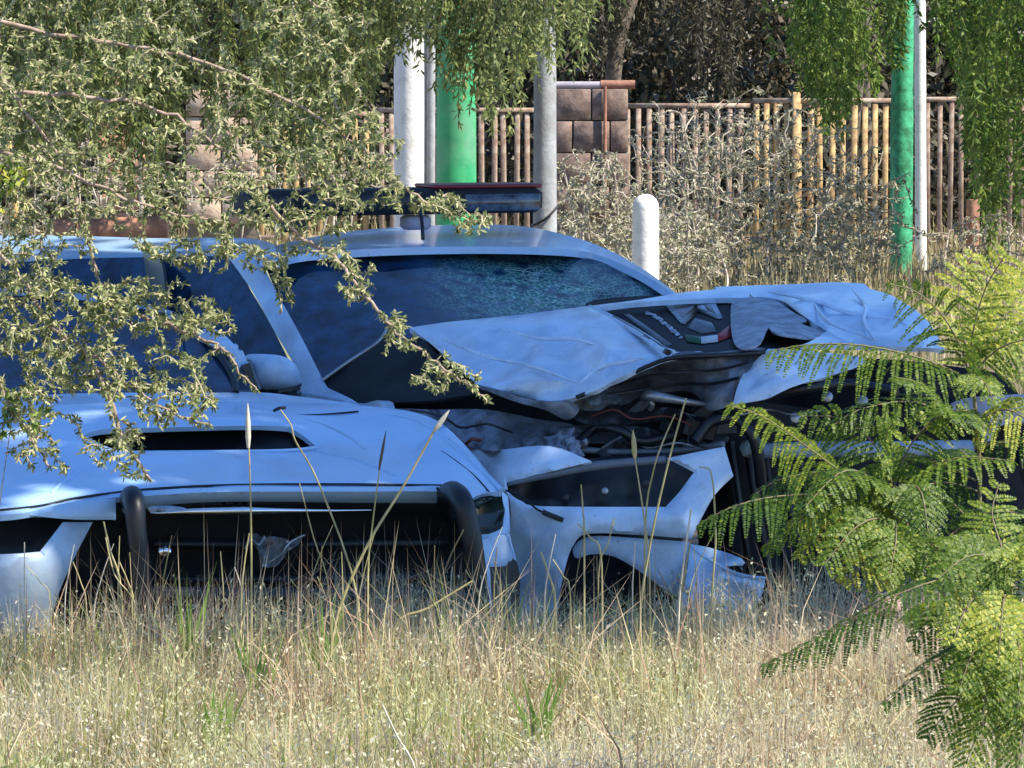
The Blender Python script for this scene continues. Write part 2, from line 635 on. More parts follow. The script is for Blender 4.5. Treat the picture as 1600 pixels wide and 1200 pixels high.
lf_dark = leafmat('dark_leaves', [(0.022, 0.026, 0.016), (0.05, 0.05, 0.03), (0.10, 0.09, 0.055), (0.20, 0.16, 0.11)], trans=0.3)  # deep shade of the wood is put into these leaf colours
lf_bush = leafmat('dry_bush_leaves', [(0.10, 0.08, 0.045), (0.30, 0.28, 0.17), (0.52, 0.49, 0.33), (0.30, 0.34, 0.17)], trans=0.35)
lf_shade = leafmat('crown_leaves', [(0.04, 0.07, 0.02), (0.07, 0.11, 0.03)], trans=0.15)
grassm = leafmat('dry_grass_blades', [(0.28, 0.20, 0.12), (0.50, 0.41, 0.26), (0.65, 0.57, 0.38), (0.73, 0.65, 0.47), (0.78, 0.70, 0.54), (0.47, 0.49, 0.20)],
                 trans=0.45, rough=0.6, patch=((0.90, 1.0, 0.76), 1.6))
seedm = leafmat('grass_seed_heads', [(0.30, 0.22, 0.14), (0.62, 0.55, 0.41), (0.82, 0.76, 0.62), (0.64, 0.60, 0.40)], trans=0.45, rough=0.7,
                patch=((0.90, 1.0, 0.80), 1.6))
strawm = leafmat('brown_straw', [(0.26, 0.14, 0.09), (0.50, 0.33, 0.22), (0.68, 0.53, 0.36), (0.55, 0.50, 0.22)], trans=0.35, rough=0.6)
stalkm = mat('dry_stalk', (0.52, 0.42, 0.24), rough=0.7, base2=(0.30, 0.27, 0.10), scale=10)
stalkpale = mat('pale_seed_head', (0.66, 0.60, 0.48), rough=0.8, scale=30)
stalkdark = mat('dark_seed_spike', (0.10, 0.08, 0.07), rough=0.8, scale=30)
weedm = leafmat('yellow_weeds', [(0.24, 0.19, 0.09), (0.40, 0.33, 0.17), (0.50, 0.43, 0.25), (0.22, 0.24, 0.08)], trans=0.3)
earth = mat('dry_earth', (0.30, 0.24, 0.16), rough=0.95, base2=(0.16, 0.125, 0.08), scale=1.6, bump=0.6, bscale=12, detail=10)

whitepost = mat('whitewashed_post', (0.80, 0.77, 0.72), wear=0.5, rough=0.8, base2=(0.58, 0.54, 0.50), scale=9, bump=0.3, lo=0.3, hi=0.5)
greenpost = mat('green_enamel', (0.03, 0.36, 0.13), rough=0.5, base2=(0.02, 0.26, 0.095), scale=5, wear=0.5, bump=0.15, bscale=12)
greenpost2 = mat('worn_green_enamel', (0.06, 0.42, 0.20), rough=0.6, base2=(0.02, 0.16, 0.07), scale=9, bump=0.4, lo=0.38, hi=0.6)
concrete = mat('grey_concrete', (0.36, 0.37, 0.38), rough=0.85, base2=(0.26, 0.26, 0.26), scale=8, bump=0.4)
block_m = mat('rough_block', (0.30, 0.21, 0.17), rough=0.95, base2=(0.13, 0.09, 0.075), scale=9, bump=0.45, bscale=45)
terracotta = mat('terracotta', (0.44, 0.22, 0.14), rough=0.9, base2=(0.24, 0.11, 0.075), scale=9, bump=0.4)
mortar = mat('mortar', (0.24, 0.21, 0.17), rough=0.95, scale=20, bump=0.5)
yellowrust = mat('yellow_flaking_paint', (0.60, 0.42, 0.19), rough=0.85, base2=(0.30, 0.17, 0.08), scale=12, lo=0.38, hi=0.55)
greyrust = mat('grey_rusty_steel', (0.42, 0.34, 0.26), rough=0.85, base2=(0.22, 0.13, 0.09), scale=12)
yellowp = mat('yellow_pipe_paint', (0.62, 0.42, 0.16), rough=0.6, scale=8)

RNG = random.Random(11)
NR = np.random.RandomState(5)


# ------------------------------------------------------------------ foliage builders
def unit(a):
    return a / (np.linalg.norm(a, axis=-1, keepdims=True) + 1e-12)


def leaves(name, C, D, Nn, Ln, W, m, parent=None, rnd=None, kind='stuff', fold=0.25, oval=False):
    """C bases, D directions, Nn normals, lengths, widths -> one mesh of leaf-shaped quads"""
    C, D, Nn = np.asarray(C, float), unit(np.asarray(D, float)), np.asarray(Nn, float)
    S = unit(np.cross(D, Nn))
    U = np.cross(S, D)
    Ln = np.asarray(Ln, float)[:, None] * np.ones((len(C), 1))
    W = np.asarray(W, float)[:, None] * np.ones((len(C), 1))
    if oval:
        a, b_ = U * W * fold, S * W * 0.5
        V = np.stack([C, C + D * Ln * 0.28 + b_ * 0.85 + a, C + D * Ln * 0.72 + b_ * 0.8 + a, C + D * Ln, C + D * Ln * 0.72 - b_ * 0.8 + a * 0.3, C + D * Ln * 0.28 - b_ * 0.85 + a * 0.3], 1).reshape(-1, 3)
        Fq = np.arange(len(C) * 6).reshape(-1, 6)
        if rnd is None:
            rnd = NR.rand(len(C))
        return obj(name, V, [Fq], m, parent, rnd=rnd, kind=kind)
    V = np.stack([C, C + D * Ln * 0.45 + S * W * 0.5 + U * W * fold, C + D * Ln, C + D * Ln * 0.45 - S * W * 0.5 + U * W * fold * 0.3], 1).reshape(-1, 3)
    Fq = np.arange(len(C) * 4).reshape(-1, 4)
    if rnd is None:
        rnd = NR.rand(len(C))
    return obj(name, V, [Fq], m, parent, rnd=rnd, kind=kind)


def rdir(n):
    return unit(NR.normal(size=(n, 3)))


def grow(skel, targets, sag=0.05, step=0.03, jit=0.012, maxd=0.9, up=(0, 0, 0)):
    """connects every target to the nearest point of the growing skeleton; returns list of twig polylines"""
    sk = [np.array(p) for p in skel]
    arr = np.array(sk)
    T = np.array(targets)
    d0 = np.min(np.linalg.norm(T[:, None] - arr[None], axis=2), axis=1)
    out = []
    buf = arr
    for i in np.argsort(d0):
        t = T[i]
        dd = np.linalg.norm(buf - t, axis=1) 
        # prefer starting points that lie above the target
        dd = dd + 0.25 * np.clip(t[2] - buf[:, 2], 0, None)
        j = int(np.argmin(dd))
        a = buf[j]
        L = np.linalg.norm(t - a)
        if L < 0.015 or L > maxd:
            continue
        n = max(3, int(L / step))
        s = np.linspace(0, 1, n + 1)[:, None]
        mid = (a + t) / 2 + np.array([0, 0, sag * L * 2]) + NR.normal(size=3) * L * 0.12
        p = (1 - s) ** 2 * a + 2 * s * (1 - s) * mid + s ** 2 * t
        p[1:-1] += NR.normal(size=(n - 1, 3)) * jit
        out.append(p)
        buf = np.concatenate([buf, p[1:]])
    return out


def tubes(name, polys, r0, r1, m, parent, n=4, kind='stuff'):
    mb_V, quads = [], []
    b = 0
    for p in polys:
        p = np.asarray(p, float)
        k = len(p)
        t = np.gradient(p, axis=0)
        t = unit(t)
        ref = np.array([0.31, 0.21, 0.93])
        u = unit(np.cross(t, ref))
        w = np.cross(t, u)
        rr = np.linspace(r0, r1, k)[:, None, None]
        a = np.arange(n) * 2 * math.pi / n
        ring = p[:, None] + rr * (u[:, None] * np.cos(a)[None, :, None] + w[:, None] * np.sin(a)[None, :, None])
        mb_V.append(ring.reshape(-1, 3))
        i = np.arange(k - 1)[:, None] * n
        kk = np.arange(n)[None]
        q = np.stack([b + i + kk, b + i + (kk + 1) % n, b + i + n + (kk + 1) % n, b + i + n + kk], -1).reshape(-1, 4)
        quads.append(q)
        b += k * n
    return obj(name, np.concatenate(mb_V), [np.concatenate(quads)], m, parent, smooth=80, kind=kind)


def interp(pts, k=8):
    p, _ = cr_open([Vector(x) for x in pts], [0] * len(pts), k)
    return np.array([tuple(v) for v in p])


def leaf_on_twigs(polys, per_m, length, width, frac=0.25, droop=0.35, spread=1.0):
    C, D = [], []
    for p in polys:
        seg = np.linalg.norm(np.diff(p, axis=0), axis=1)
        L = seg.sum()
        n = int(L * per_m) + 1
        s = frac + (1 - frac) * NR.rand(n)
        idx = s * (len(p) - 1)
        i = np.minimum(idx.astype(int), len(p) - 2)
        f = (idx - i)[:, None]
        c = p[i] * (1 - f) + p[i + 1] * f
        t = unit(p[i + 1] - p[i])
        d = t * 0.6 + rdir(n) * spread + np.array([0, 0, -droop])
        C.append(c)
        D.append(d)
    C = np.concatenate(C)
    D = np.concatenate(D)
    n = len(C)
    return C, D, rdir(n) + np.array([0.2, -0.3, 0.9]), length * (0.6 + 0.7 * NR.rand(n)), width * (0.7 + 0.6 * NR.rand(n))


# ------------------------------------------------------------------ ground
def build_ground():
    xs = np.r_[-900, -200, -60, -20, np.arange(-8, 8.01, 0.4), 20, 60, 200, 900]
    ys = np.r_[-60, 0, 6, np.arange(9, 24, 0.4), np.arange(24, 60, 2.0), 80, 150, 400, 1500]
    X, Yy = np.meshgrid(xs, ys)
    Z = np.array([[0.035 * mnoise.noise((x * 0.9, y * 0.9, 2.0)) if abs(x) < 12 and 8 < y < 62 else 0.0 for x in xs] for y in ys])
    V = np.stack([X, Yy, Z], -1).reshape(-1, 3)
    nx = len(xs)
    i, j = np.meshgrid(np.arange(len(ys) - 1), np.arange(nx - 1), indexing='ij')
    a = (i * nx + j).ravel()
    o = obj('ground', V, [np.stack([a, a + 1, a + nx + 1, a + nx], 1)], earth, smooth=60)
    o['kind'] = 'structure'


build_ground()


# ================================================================== white car that faces right, front smashed
def car_behind():
    base = P(700, 700, 17.2)
    A = thing('police_car', 'wrecked white police car facing right, hood torn and buckled, black light bar on its roof', 'car', (base.x, base.y, 0.0))
    # roof
    panel('roof', [(398, 402), (398, 402), (425, 386), (480, 372), (560, 360), (680, 352), (800, 352), (880, 366), (950, 390), (1010, 424), (1060, 460), (1060, 460),
                   (1050, 457), (1002, 427), (940, 400), (885, 389), (760, 385), (600, 388), (480, 396), (430, 406), (398, 402)][:-1],
          [(398, 402, 17.55), (680, 385, 17.75), (900, 390, 18.0), (1060, 460, 17.5), (480, 372, 18.5), (600, 388, 17.64), (480, 396, 17.58), (760, 385, 17.76), (680, 352, 19.0), (880, 366, 18.6), (1010, 424, 17.9)],
          paint, A, thick=0.03, grid=9, roll=0.02, rollw=6)
    panel('roof', [(-420, 400), (-250, 372), (60, 368), (240, 372), (380, 372), (430, 384), (400, 402), (330, 398), (180, 396), (-60, 402), (-300, 430)],
          [(400, 400, 17.6), (180, 396, 18.3), (-60, 402, 18.9), (-420, 400, 19.8), (380, 372, 18.5), (60, 368, 19.1), (-250, 372, 19.7)], paint, A, thick=0.03, grid=14)
    # A-pillar
    panel('windshield_pillar', [(352, 396), (352, 396), (404, 398), (404, 398), (430, 452), (470, 525), (503, 590), (512, 606), (512, 606), (560, 634), (470, 640), (470, 640), (466, 585), (430, 520), (392, 452)],
          [(352, 396, 17.62), (404, 398, 17.55), (470, 525, 17.0), (440, 520, 17.1), (512, 606, 16.75), (466, 600, 16.85), (560, 634, 16.5)],
          paint_dusty, A, thick=0.05, grid=8, roll=0.02, rollw=8)
    # windscreen
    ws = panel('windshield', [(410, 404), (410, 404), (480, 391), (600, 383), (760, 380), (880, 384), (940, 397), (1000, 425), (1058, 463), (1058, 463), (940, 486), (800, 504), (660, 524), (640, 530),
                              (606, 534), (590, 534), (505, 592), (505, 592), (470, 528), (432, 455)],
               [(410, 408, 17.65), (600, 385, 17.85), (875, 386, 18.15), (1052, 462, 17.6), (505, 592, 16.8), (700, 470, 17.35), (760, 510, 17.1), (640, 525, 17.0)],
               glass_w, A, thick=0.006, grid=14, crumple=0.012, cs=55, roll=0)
    wf = tps([(410, 408, 17.65), (600, 385, 17.85), (875, 386, 18.15), (1052, 462, 17.6), (505, 592, 16.8), (700, 470, 17.35), (760, 510, 17.1), (640, 525, 17.0)])
    rc = np.random.RandomState(4)
    polys = []
    for (cx, cy, R0, nn) in ((942, 452, 62, 13), (838, 428, 42, 9)):
        for k_ in range(nn):
            a = 2 * math.pi * k_ / nn + rc.uniform(-0.15, 0.15)
            R1 = R0 * rc.uniform(0.4, 1.1)
            pl = [(cx + math.cos(a + rc.uniform(-.12, .12)) * R1 * u, cy + math.sin(a + rc.uniform(-.12, .12)) * R1 * u * 0.5) for u in (0.03, 0.3, 0.6, 1.0)]
            polys.append(pl)
        for rr in (0.12, 0.28, 0.5):
            for k_ in range(nn):
                if rc.rand() < 0.3: continue
                a0, a1 = 2 * math.pi * k_ / nn, 2 * math.pi * (k_ + 1) / nn
                polys.append([(cx + math.cos(a) * R0 * rr * rc.uniform(.9, 1.1), cy + math.sin(a) * R0 * rr * 0.5 * rc.uniform(.9, 1.1)) for a in (a0, (a0 + a1) / 2, a1)])
    lines = []
    inside = [(470, 420), (600, 392), (880, 393), (1000, 430), (1040, 460), (930, 474), (700, 500), (515, 580)]
    for pl in polys:
        q = np.array(pl)
        q = q[inpoly(q, inside)]
        if len(q) > 1:
            yy = wf(q) - 0.022
            lines.append(np.array([P(a, b_, y) for (a, b_), y in zip(q, yy)]))
    tubes('glass_crack', lines, 0.0016, 0.0008, crackm, ws, n=3)
    # rubber seal under the glass and the black header band
    m = MB()
    m.tube([P(504, 594, 16.78), P(545, 565, 16.8), P(590, 535, 16.82), P(604, 515, 16.85)], 0.007, 8, smooth=4)
    m.build('windshield_seal', alu, A, smooth=60)
    m = MB()
    m.tube([P(412, 409, 17.59), P(480, 398, 17.66), P(600, 391, 17.74), P(760, 388, 17.88), P(876, 391, 18.04)], 0.012, 8, smooth=4)
    m.build('windshield_seal', black, A, smooth=60)
    # cowl below the glass: crumpled black plastic
    panel('cowl', [(503, 590), (548, 560), (592, 530), (608, 505), (645, 512), (690, 560), (760, 605), (700, 622), (640, 628), (560, 628), (515, 615)],
          [(505, 592, 16.85), (592, 530, 17.0), (645, 512, 17.1), (760, 605, 16.35), (560, 628, 16.6)], blackm, A, crumple=0.03, cs=40, grid=9)
    # side glass and door
    panel('side_window', [(352, 404), (392, 455), (432, 525), (462, 590), (462, 610), (380, 612), (200, 612), (-120, 606), (-120, 430), (60, 408), (220, 402)],
          [(352, 404, 17.66), (462, 600, 16.9), (200, 610, 17.45), (-120, 606, 18.3), (-120, 430, 18.5), (220, 402, 18.0)], glass_s, A, thick=0.006, grid=22, roll=0)
    panel('door', [(-160, 606), (200, 612), (380, 613), (470, 614), (560, 630), (600, 640), (610, 800), (600, 950), (200, 930), (-160, 900)],
          [(-160, 606, 18.3), (200, 612, 17.45), (470, 614, 16.8), (600, 640, 16.4), (600, 950, 16.4), (-160, 900, 18.25), (300, 780, 17.1)], paint_dusty, A, thick=0.06, grid=24)
    # belt line and window post
    m = MB()
    m.tube([P(-150, 607, 18.26), P(200, 613, 17.4), P(380, 614, 17.0), P(468, 614, 16.78)], 0.012, 6)
    m.build('belt_trim', greyplastic, A)
    panel('door_post', [(222, 402), (250, 402), (262, 500), (268, 612), (236, 612), (230, 500)], [(222, 402, 18.0), (262, 500, 17.5), (268, 612, 17.28)], black, A, grid=14)
    # door mirror
    mi = panel('door_mirror', [(379, 570), (379, 570), (384, 556), (400, 553), (440, 556), (462, 570), (470, 590), (468, 604), (425, 609), (400, 611), (390, 600)],
               [(379, 570, 16.68), (400, 553, 16.62), (420, 580, 16.54), (470, 590, 16.64), (400, 611, 16.6)], paint_dusty, A, thick=0.11, grid=7, roll=0.05, rollw=16)
    panel('mirror_underside', [(398, 605), (425, 603), (468, 598), (466, 608), (440, 617), (402, 615)], [(398, 605, 16.6), (468, 598, 16.66), (440, 617, 16.62)], black, mi, thick=0.08, grid=7)
    panel('mirror_glass', [(381, 572), (388, 562), (396, 585), (404, 608), (394, 606), (384, 590)], [(381, 572, 16.655), (396, 585, 16.575), (394, 606, 16.60)], greyplastic, mi, thick=0.01, grid=6, roll=0)
    # seats, wheel, dashboard
    m = MB()
    for (x, y, Y) in ((668, 500, 17.75), (905, 470, 18.35)):
        c = P(x, y, Y)
        m.lathe(c - Vector((0, 0, 0.55)), [(0.20, 0), (0.235, 0.2), (0.22, 0.42), (0.11, 0.52), (0.105, 0.56), (0.12, 0.62), (0.10, 0.70), (0.04, 0.73)], 14)
    m.build('seat', seatmat, A, smooth=60)
    m = MB()
    c = P(560, 560, 17.2)
    ring = [c + Vector((math.cos(a) * 0.17, math.sin(a) * 0.07, math.sin(a) * 0.16)) for a in np.linspace(0, 2 * math.pi, 22)]
    m.tube(ring, 0.014, 8)
    m.tube([c, c + Vector((0.05, -0.35, -0.12))], 0.03, 8)
    m.build('steering_wheel', black, A, smooth=60)
    panel('dashboard', [(470, 612), (560, 588), (700, 540), (900, 500), (1040, 478), (1050, 600), (800, 640), (480, 640)], [(470, 612, 16.95), (700, 540, 17.15), (1040, 478, 17.6), (800, 640, 17.0)],
          blackm, A, thick=0.1, grid=20)
    # cabin tub, floor, far side and boot so that the car is whole from any side
    Rz = Matrix.Rotation(math.radians(25), 3, 'Z')
    c0 = Vector((base.x - 0.45, base.y + 1.25, 0))
    m = MB()
    m.box(c0 + Vector((0, 0, 0.34)), 1.7, 3.4, 0.18, Rz)
    m.box(c0 + Rz @ Vector((0.86, 0.2, 0.62)), 0.06, 3.2, 0.6, Rz)
    m.build('floor_pan', blackm, A)
    m = MB()
    m.box(c0 + Rz @ Vector((0, 2.0, 0.62)), 1.72, 0.9, 0.62, Rz, bev=0.08)
    m.build('trunk', paint, A, smooth=40)
    m = MB()
    m.box(c0 + Rz @ Vector((0, 1.45, 0.8)), 1.4, 0.2, 0.7, Rz, bev=0.06)
    m.build('rear_seat', seatmat, A)
    # light bar
    lb = MB()
    f0, f1 = P(378, 321, 18.05), P(832, 321, 18.5)
    ax = (f1 - f0)
    ang = math.atan2(ax.y, ax.x)
    RL = Matrix.Rotation(ang, 3, 'Z')
    mid = (f0 + f1) / 2
    Lw = ax.length
    lb.box(mid + Vector((0, 0, 0.018)), Lw, 0.27, 0.105, RL, bev=0.022)
    bar = lb.build('light_bar', blackm, A, smooth=40)
    m = MB()
    m.box(mid + RL @ Vector((Lw * 0.31, 0, 0.078)), Lw * 0.38, 0.24, 0.016, RL, bev=0.005)
    m.build('red_lens', redlens, bar)
    m = MB()
    m.box(mid + RL @ Vector((Lw * 0.355, -0.137, 0.012)), Lw * 0.26, 0.012, 0.07, RL, bev=0.004)
    m.build('clear_lens', clearlens, bar)
    for k in range(5):
        m = MB()
        m.box(mid + RL @ Vector((Lw * (-0.42 + k * 0.14), -0.137, 0.02)), Lw * 0.11, 0.012, 0.055, RL, bev=0.004)
        m.build('lamp_module', black, bar)
    for s in (-0.34, 0.08):
        m = MB()
        m.box(mid + RL @ Vector((Lw * s, -0.04, -0.07)), 0.11, 0.10, 0.06, RL, bev=0.012)
        m.build('mounting_foot', lilac if s > 0 else black, A)
    m = MB()
    m.tube([P(655, 322, 18.1), P(659, 345, 18.05), P(661, 374, 18.0)], 0.008, 6, smooth=3)
    m.build('cable', black, A)
    # ---------------- hood
    hole = [(926, 482), (926, 482), (975, 474), (1060, 468), (1170, 465), (1188, 464), (1222, 470), (1250, 490), (1292, 517), (1292, 517), (1255, 538), (1200, 543), (1120, 548), (1048, 550), (1048, 550), (1012, 528), (972, 506)]
    hood_ctrl = [(640, 512, 16.72), (720, 502, 16.8), (800, 493, 16.85), (920, 478, 16.92), (1060, 460, 17.15), (1240, 446, 17.35), (1340, 442, 17.3), (1430, 490, 16.7), (860, 626, 15.78),
                 (745, 602, 16.2), (1050, 556, 15.8), (1200, 541, 15.92), (1445, 542, 16.2), (850, 550, 16.2), (1100, 452, 17.4), (1340, 500, 16.5)]
    hood = panel('hood', [(640, 512), (640, 512), (700, 503), (800, 493), (920, 478), (1000, 468), (1060, 458), (1118, 452), (1124, 448), (1240, 444), (1300, 441), (1350, 443), (1350, 443), (1362, 452), (1392, 461), (1428, 482), (1428, 482), (1452, 505), (1476, 545),
                          (1476, 545), (1390, 541), (1300, 538), (1215, 541), (1130, 549), (1050, 556), (1010, 570), (965, 592), (925, 612), (880, 625), (840, 625), (790, 612), (745, 600), (745, 600), (705, 565), (668, 533)],
                 hood_ctrl, paint_dent, A, thick=0.02, holes=[hole], grid=7, crumple=0.05, cs=70, fold=0.07, fs=150, roll=0.03, rollw=8, seed=4.2,
                 extra=facets([(700, 540, .05), (760, 520, -.05), (770, 575, .07), (830, 590, -.06), (840, 530, .06), (905, 505, -.05), (900, 560, .09), (950, 555, -.09), (985, 545, .05), (935, 600, .08), (1150, 456, -.05), (1215, 460, .08), (1270, 470, -.07), (1285, 500, .09), (1320, 455, .08), (1345, 485, -.09), (1330, 522, .07), (1385, 505, .10), (1400, 475, -.06), (1425, 525, -.08), (1260, 530, -.05), (1450, 520, .05)], (560, 400, 1560, 680)))
    hsurf = tps(hood_ctrl)
    for pts in ([(690, 530), (760, 556), (840, 575), (905, 600)], [(760, 506), (840, 528), (900, 530), (960, 548)], [(905, 600), (935, 575), (975, 566), (1005, 560)], [(1200, 456), (1270, 470), (1330, 490), (1400, 498)],
                [(1330, 450), (1352, 480), (1350, 505), (1368, 532)], [(1270, 470), (1290, 500), (1325, 515), (1368, 532)], [(1400, 470), (1408, 500), (1440, 530)]):
        m = MB()
        q = np.array(pts, float)
        yy = hsurf(q)
        m.tube([P(a, b_, y - 0.028) for (a, b_), y in zip(q, yy)], [0.002, 0.009, 0.009, 0.002][:len(pts)], 6, smooth=5)
        m.build('hood_crease', paint_dent, hood, smooth=60)
    # bent slit in the hood
    panel('torn_slit', [(924, 581), (930, 566), (945, 553), (958, 545), (968, 556), (955, 559), (940, 566)], [(924, 581, 15.93), (945, 553, 16.05), (968, 556, 16.03)],
          black, hood, thick=0.012, grid=5, roll=0)
    # raised crease beside the opening
    m = MB()
    for dy, rr in ((0, 0.010), (7, 0.008)):
        m.tube([P(922 + dy, 480 + dy * 0.2, 17.0), P(965 + dy, 503, 16.6), P(1008 + dy, 528, 16.15), P(1030 + dy, 544, 15.88), P(1046 + dy, 550, 15.8)], rr, 8, smooth=4)
    m.build('hood_crease', paint_dusty, hood, smooth=60)
    m = MB()
    m.tube([P(932, 484, 17.0), P(975, 507, 16.55), P(1018, 534, 16.05), P(1044, 551, 15.79)], 0.012, 8, smooth=4)
    m.build('crease_seal', black, hood, smooth=60)
    # black recess with emblem
    rec_ctrl = [(926, 482, 17.1), (1180, 464, 17.4), (1292, 517, 16.6), (1048, 552, 15.98), (1150, 546, 16.0)]
    rec = tps(rec_ctrl)
    def R_(x, y, d=0.0):
        return P(x, y, float(rec(np.array([[x, y]], float))[0]) - d)
    em = panel('emblem_panel', [(915, 474), (1060, 460), (1185, 456), (1300, 512), (1250, 545), (1150, 553), (1040, 558), (1000, 530)], rec_ctrl, decalblack, A, thick=0.01, grid=12, roll=0)
    def sticker(name, pts, d, m_):
        V = [R_(x, y, d) for x, y in pts] + [R_(x, y, d - 0.006) for x, y in pts]
        n = len(pts)
        Fc = [tuple(range(n)), tuple(range(2 * n - 1, n - 1, -1))] + [((i + 1) % n, i, i + n, (i + 1) % n + n) for i in range(n)]
        return obj(name, V, Fc, m_, em)
    # star: two broad points showing below the folded edge
    sticker('star', [(1036, 473), (1064, 505), (1070, 506), (1092, 487), (1124, 499), (1129, 496), (1116, 470), (1078, 471)], 0.030, starmat)
    sticker('star_inner', [(1048, 474), (1066, 497), (1090, 479), (1119, 491), (1109, 473), (1080, 474)], 0.036, torn_skin)
    sticker('star_facet', [(1090, 481), (1106, 487), (1098, 474), (1088, 474)], 0.042, starmat)
    sticker('shield', [(1074, 512), (1086, 497), (1112, 504), (1120, 518), (1096, 521)], 0.02, greyplastic)
    sticker('green_band', [(1068, 522), (1095, 526), (1096, 537), (1074, 534)], 0.03, flag_green)
    sticker('white_band', [(1095, 526), (1121, 523), (1122, 534), (1096, 537)], 0.03, flag_white)
    sticker('red_band', [(1121, 523), (1141, 507), (1143, 526), (1122, 534)], 0.03, flag_red)
    # worn pale lettering left of the star
    for k in range(11):
        u = k / 10
        x, y = 1012 + 52 * u, 489 + 38 * u ** 1.3
        a, b_ = RNG.uniform(3, 6.5), RNG.uniform(2, 4.5)
        sticker('letter_mark', [(x + a * math.cos(t_) + RNG.uniform(-1.5, 1.5), y + b_ * math.sin(t_) + RNG.uniform(-1, 1)) for t_ in np.linspace(0, 5.3, 6)], 0.02, starmat if k % 2 else torn_skin)
    sticker('grey_stripe', [(972, 490), (984, 491), (1050, 538), (1040, 541)], 0.012, greyplastic)
    panel('folded_sheet', [(1142, 480), (1150, 468), (1172, 464), (1172, 458), (1178, 464), (1212, 470), (1240, 488), (1262, 500), (1252, 506), (1300, 522), (1280, 530), (1215, 522), (1200, 512), (1188, 536), (1165, 545), (1150, 540), (1143, 520)],
          [(1142, 480, 17.0), (1178, 462, 17.15), (1150, 540, 15.95), (1190, 520, 16.1), (1300, 522, 16.35), (1240, 488, 16.75)], torn_skin, A, crumple=0.07, cs=30, grid=6, k=3, thick=0.006, roll=0.01, rollw=5, seed=2.4)
    # lip, inner sheet and drooping front edge
    panel('hood_lip', [(1200, 545), (1200, 545), (1250, 547), (1345, 558), (1342, 572), (1300, 586), (1240, 604), (1195, 624), (1145, 632), (1145, 632), (1152, 605), (1165, 580)],
          [(1200, 545, 15.92), (1345, 560, 15.95), (1240, 604, 15.74), (1145, 632, 15.70)], paint_dent, A, thick=0.015, grid=7, crumple=0.02, cs=40, extra=facets([(1190, 590, .05), (1235, 575, -.04), (1290, 570, .04), (1210, 560, -.04), (1165, 615, -.03)], (1100, 500, 1400, 680)))
    panel('hood_inner_sheet', [(896, 622), (925, 612), (965, 592), (1010, 570), (1050, 556), (1130, 549), (1196, 545), (1165, 582), (1150, 606), (1140, 632), (1108, 641), (1085, 615), (1050, 612), (1005, 622), (950, 640), (905, 640)],
          [(896, 622, 15.85), (1050, 556, 15.84), (1196, 545, 15.96), (1140, 632, 15.74), (1005, 622, 16.1), (1060, 585, 16.0)], inner, A, crumple=0.05, cs=35, fold=0.04, fs=50, grid=7, seed=8.1)
    m = MB()
    m.tube([P(900, 621, 15.80), P(960, 597, 15.79), P(1010, 573, 15.78), P(1052, 559, 15.76), P(1120, 555, 15.78), P(1195, 550, 15.88)], 0.008, 8, smooth=4)
    m.tube([P(950, 606, 15.86), P(1010, 588, 15.86), P(1060, 582, 15.86), P(1120, 578, 15.86), P(1170, 566, 15.86)], 0.005, 6, smooth=4)
    m.tube([P(940, 618, 15.9), P(1000, 610, 15.92), P(1060, 600, 15.9), P(1110, 600, 15.86), P(1155, 590, 15.82)], 0.006, 6, smooth=4)
    m.build('inner_rib', black, A, smooth=60)
    panel('hood_underside', [(742, 602), (790, 614), (845, 627), (890, 626), (905, 640), (886, 656), (850, 640), (800, 626)], [(742, 602, 16.22), (845, 627, 15.84), (905, 640, 15.86), (886, 656, 15.86)], inner, A, grid=7, crumple=0.02, cs=30)
    # ---------------- engine bay
    bay = panel('engine_bay', [(500, 600), (640, 560), (900, 590), (1200, 560), (1470, 570), (1600, 630), (1640, 960), (1150, 980), (1080, 720), (900, 740), (700, 720), (520, 660)],
                [(500, 600, 17.0), (900, 600, 16.9), (1500, 570, 17.1), (1580, 960, 16.9), (1150, 980, 16.6), (700, 720, 16.4)], blackm, A, thick=0.03, grid=24, crumple=0.08, cs=60)
    panel('inner_fender', [(600, 640), (680, 640), (760, 640), (840, 655), (900, 665), (920, 690), (900, 712), (840, 705), (790, 704), (740, 700), (690, 670)],
          [(600, 640, 16.4), (760, 640, 16.2), (920, 690, 15.95), (790, 704, 15.72), (690, 670, 16.0)], inner, A, crumple=0.12, cs=30, fold=0.14, fs=55, grid=6, seed=5.5)
    panel('torn_liner', [(828, 700), (846, 684), (868, 680), (880, 668), (902, 672), (918, 686), (906, 700), (914, 712), (880, 708), (858, 712)], [(840, 690, 15.85), (905, 668, 15.9), (900, 708, 15.75)], torn_skin, A, crumple=0.10, cs=22, fold=0.08, fs=30, grid=5, seed=9, k=1, roll=0)
    m = MB()
    for (x, y, Y, sz) in ((990, 642, 16.05, 0.11), (1065, 672, 16.2, 0.14), (950, 655, 16.1, 0.10), (1120, 668, 16.2, 0.13), (1010, 700, 16.2, 0.15), (1100, 640, 16.15, 0.10), (930, 690, 16.1, 0.09)):
        m.box(P(x, y, Y), sz, sz * 0.8, sz * 0.5, Matrix.Rotation(RNG.uniform(-0.7, 0.7), 3, 'Y') @ Matrix.Rotation(RNG.uniform(-0.6, 0.6), 3, 'Z'), bev=sz * 0.1)
    m.build('engine', engine, A, smooth=40)
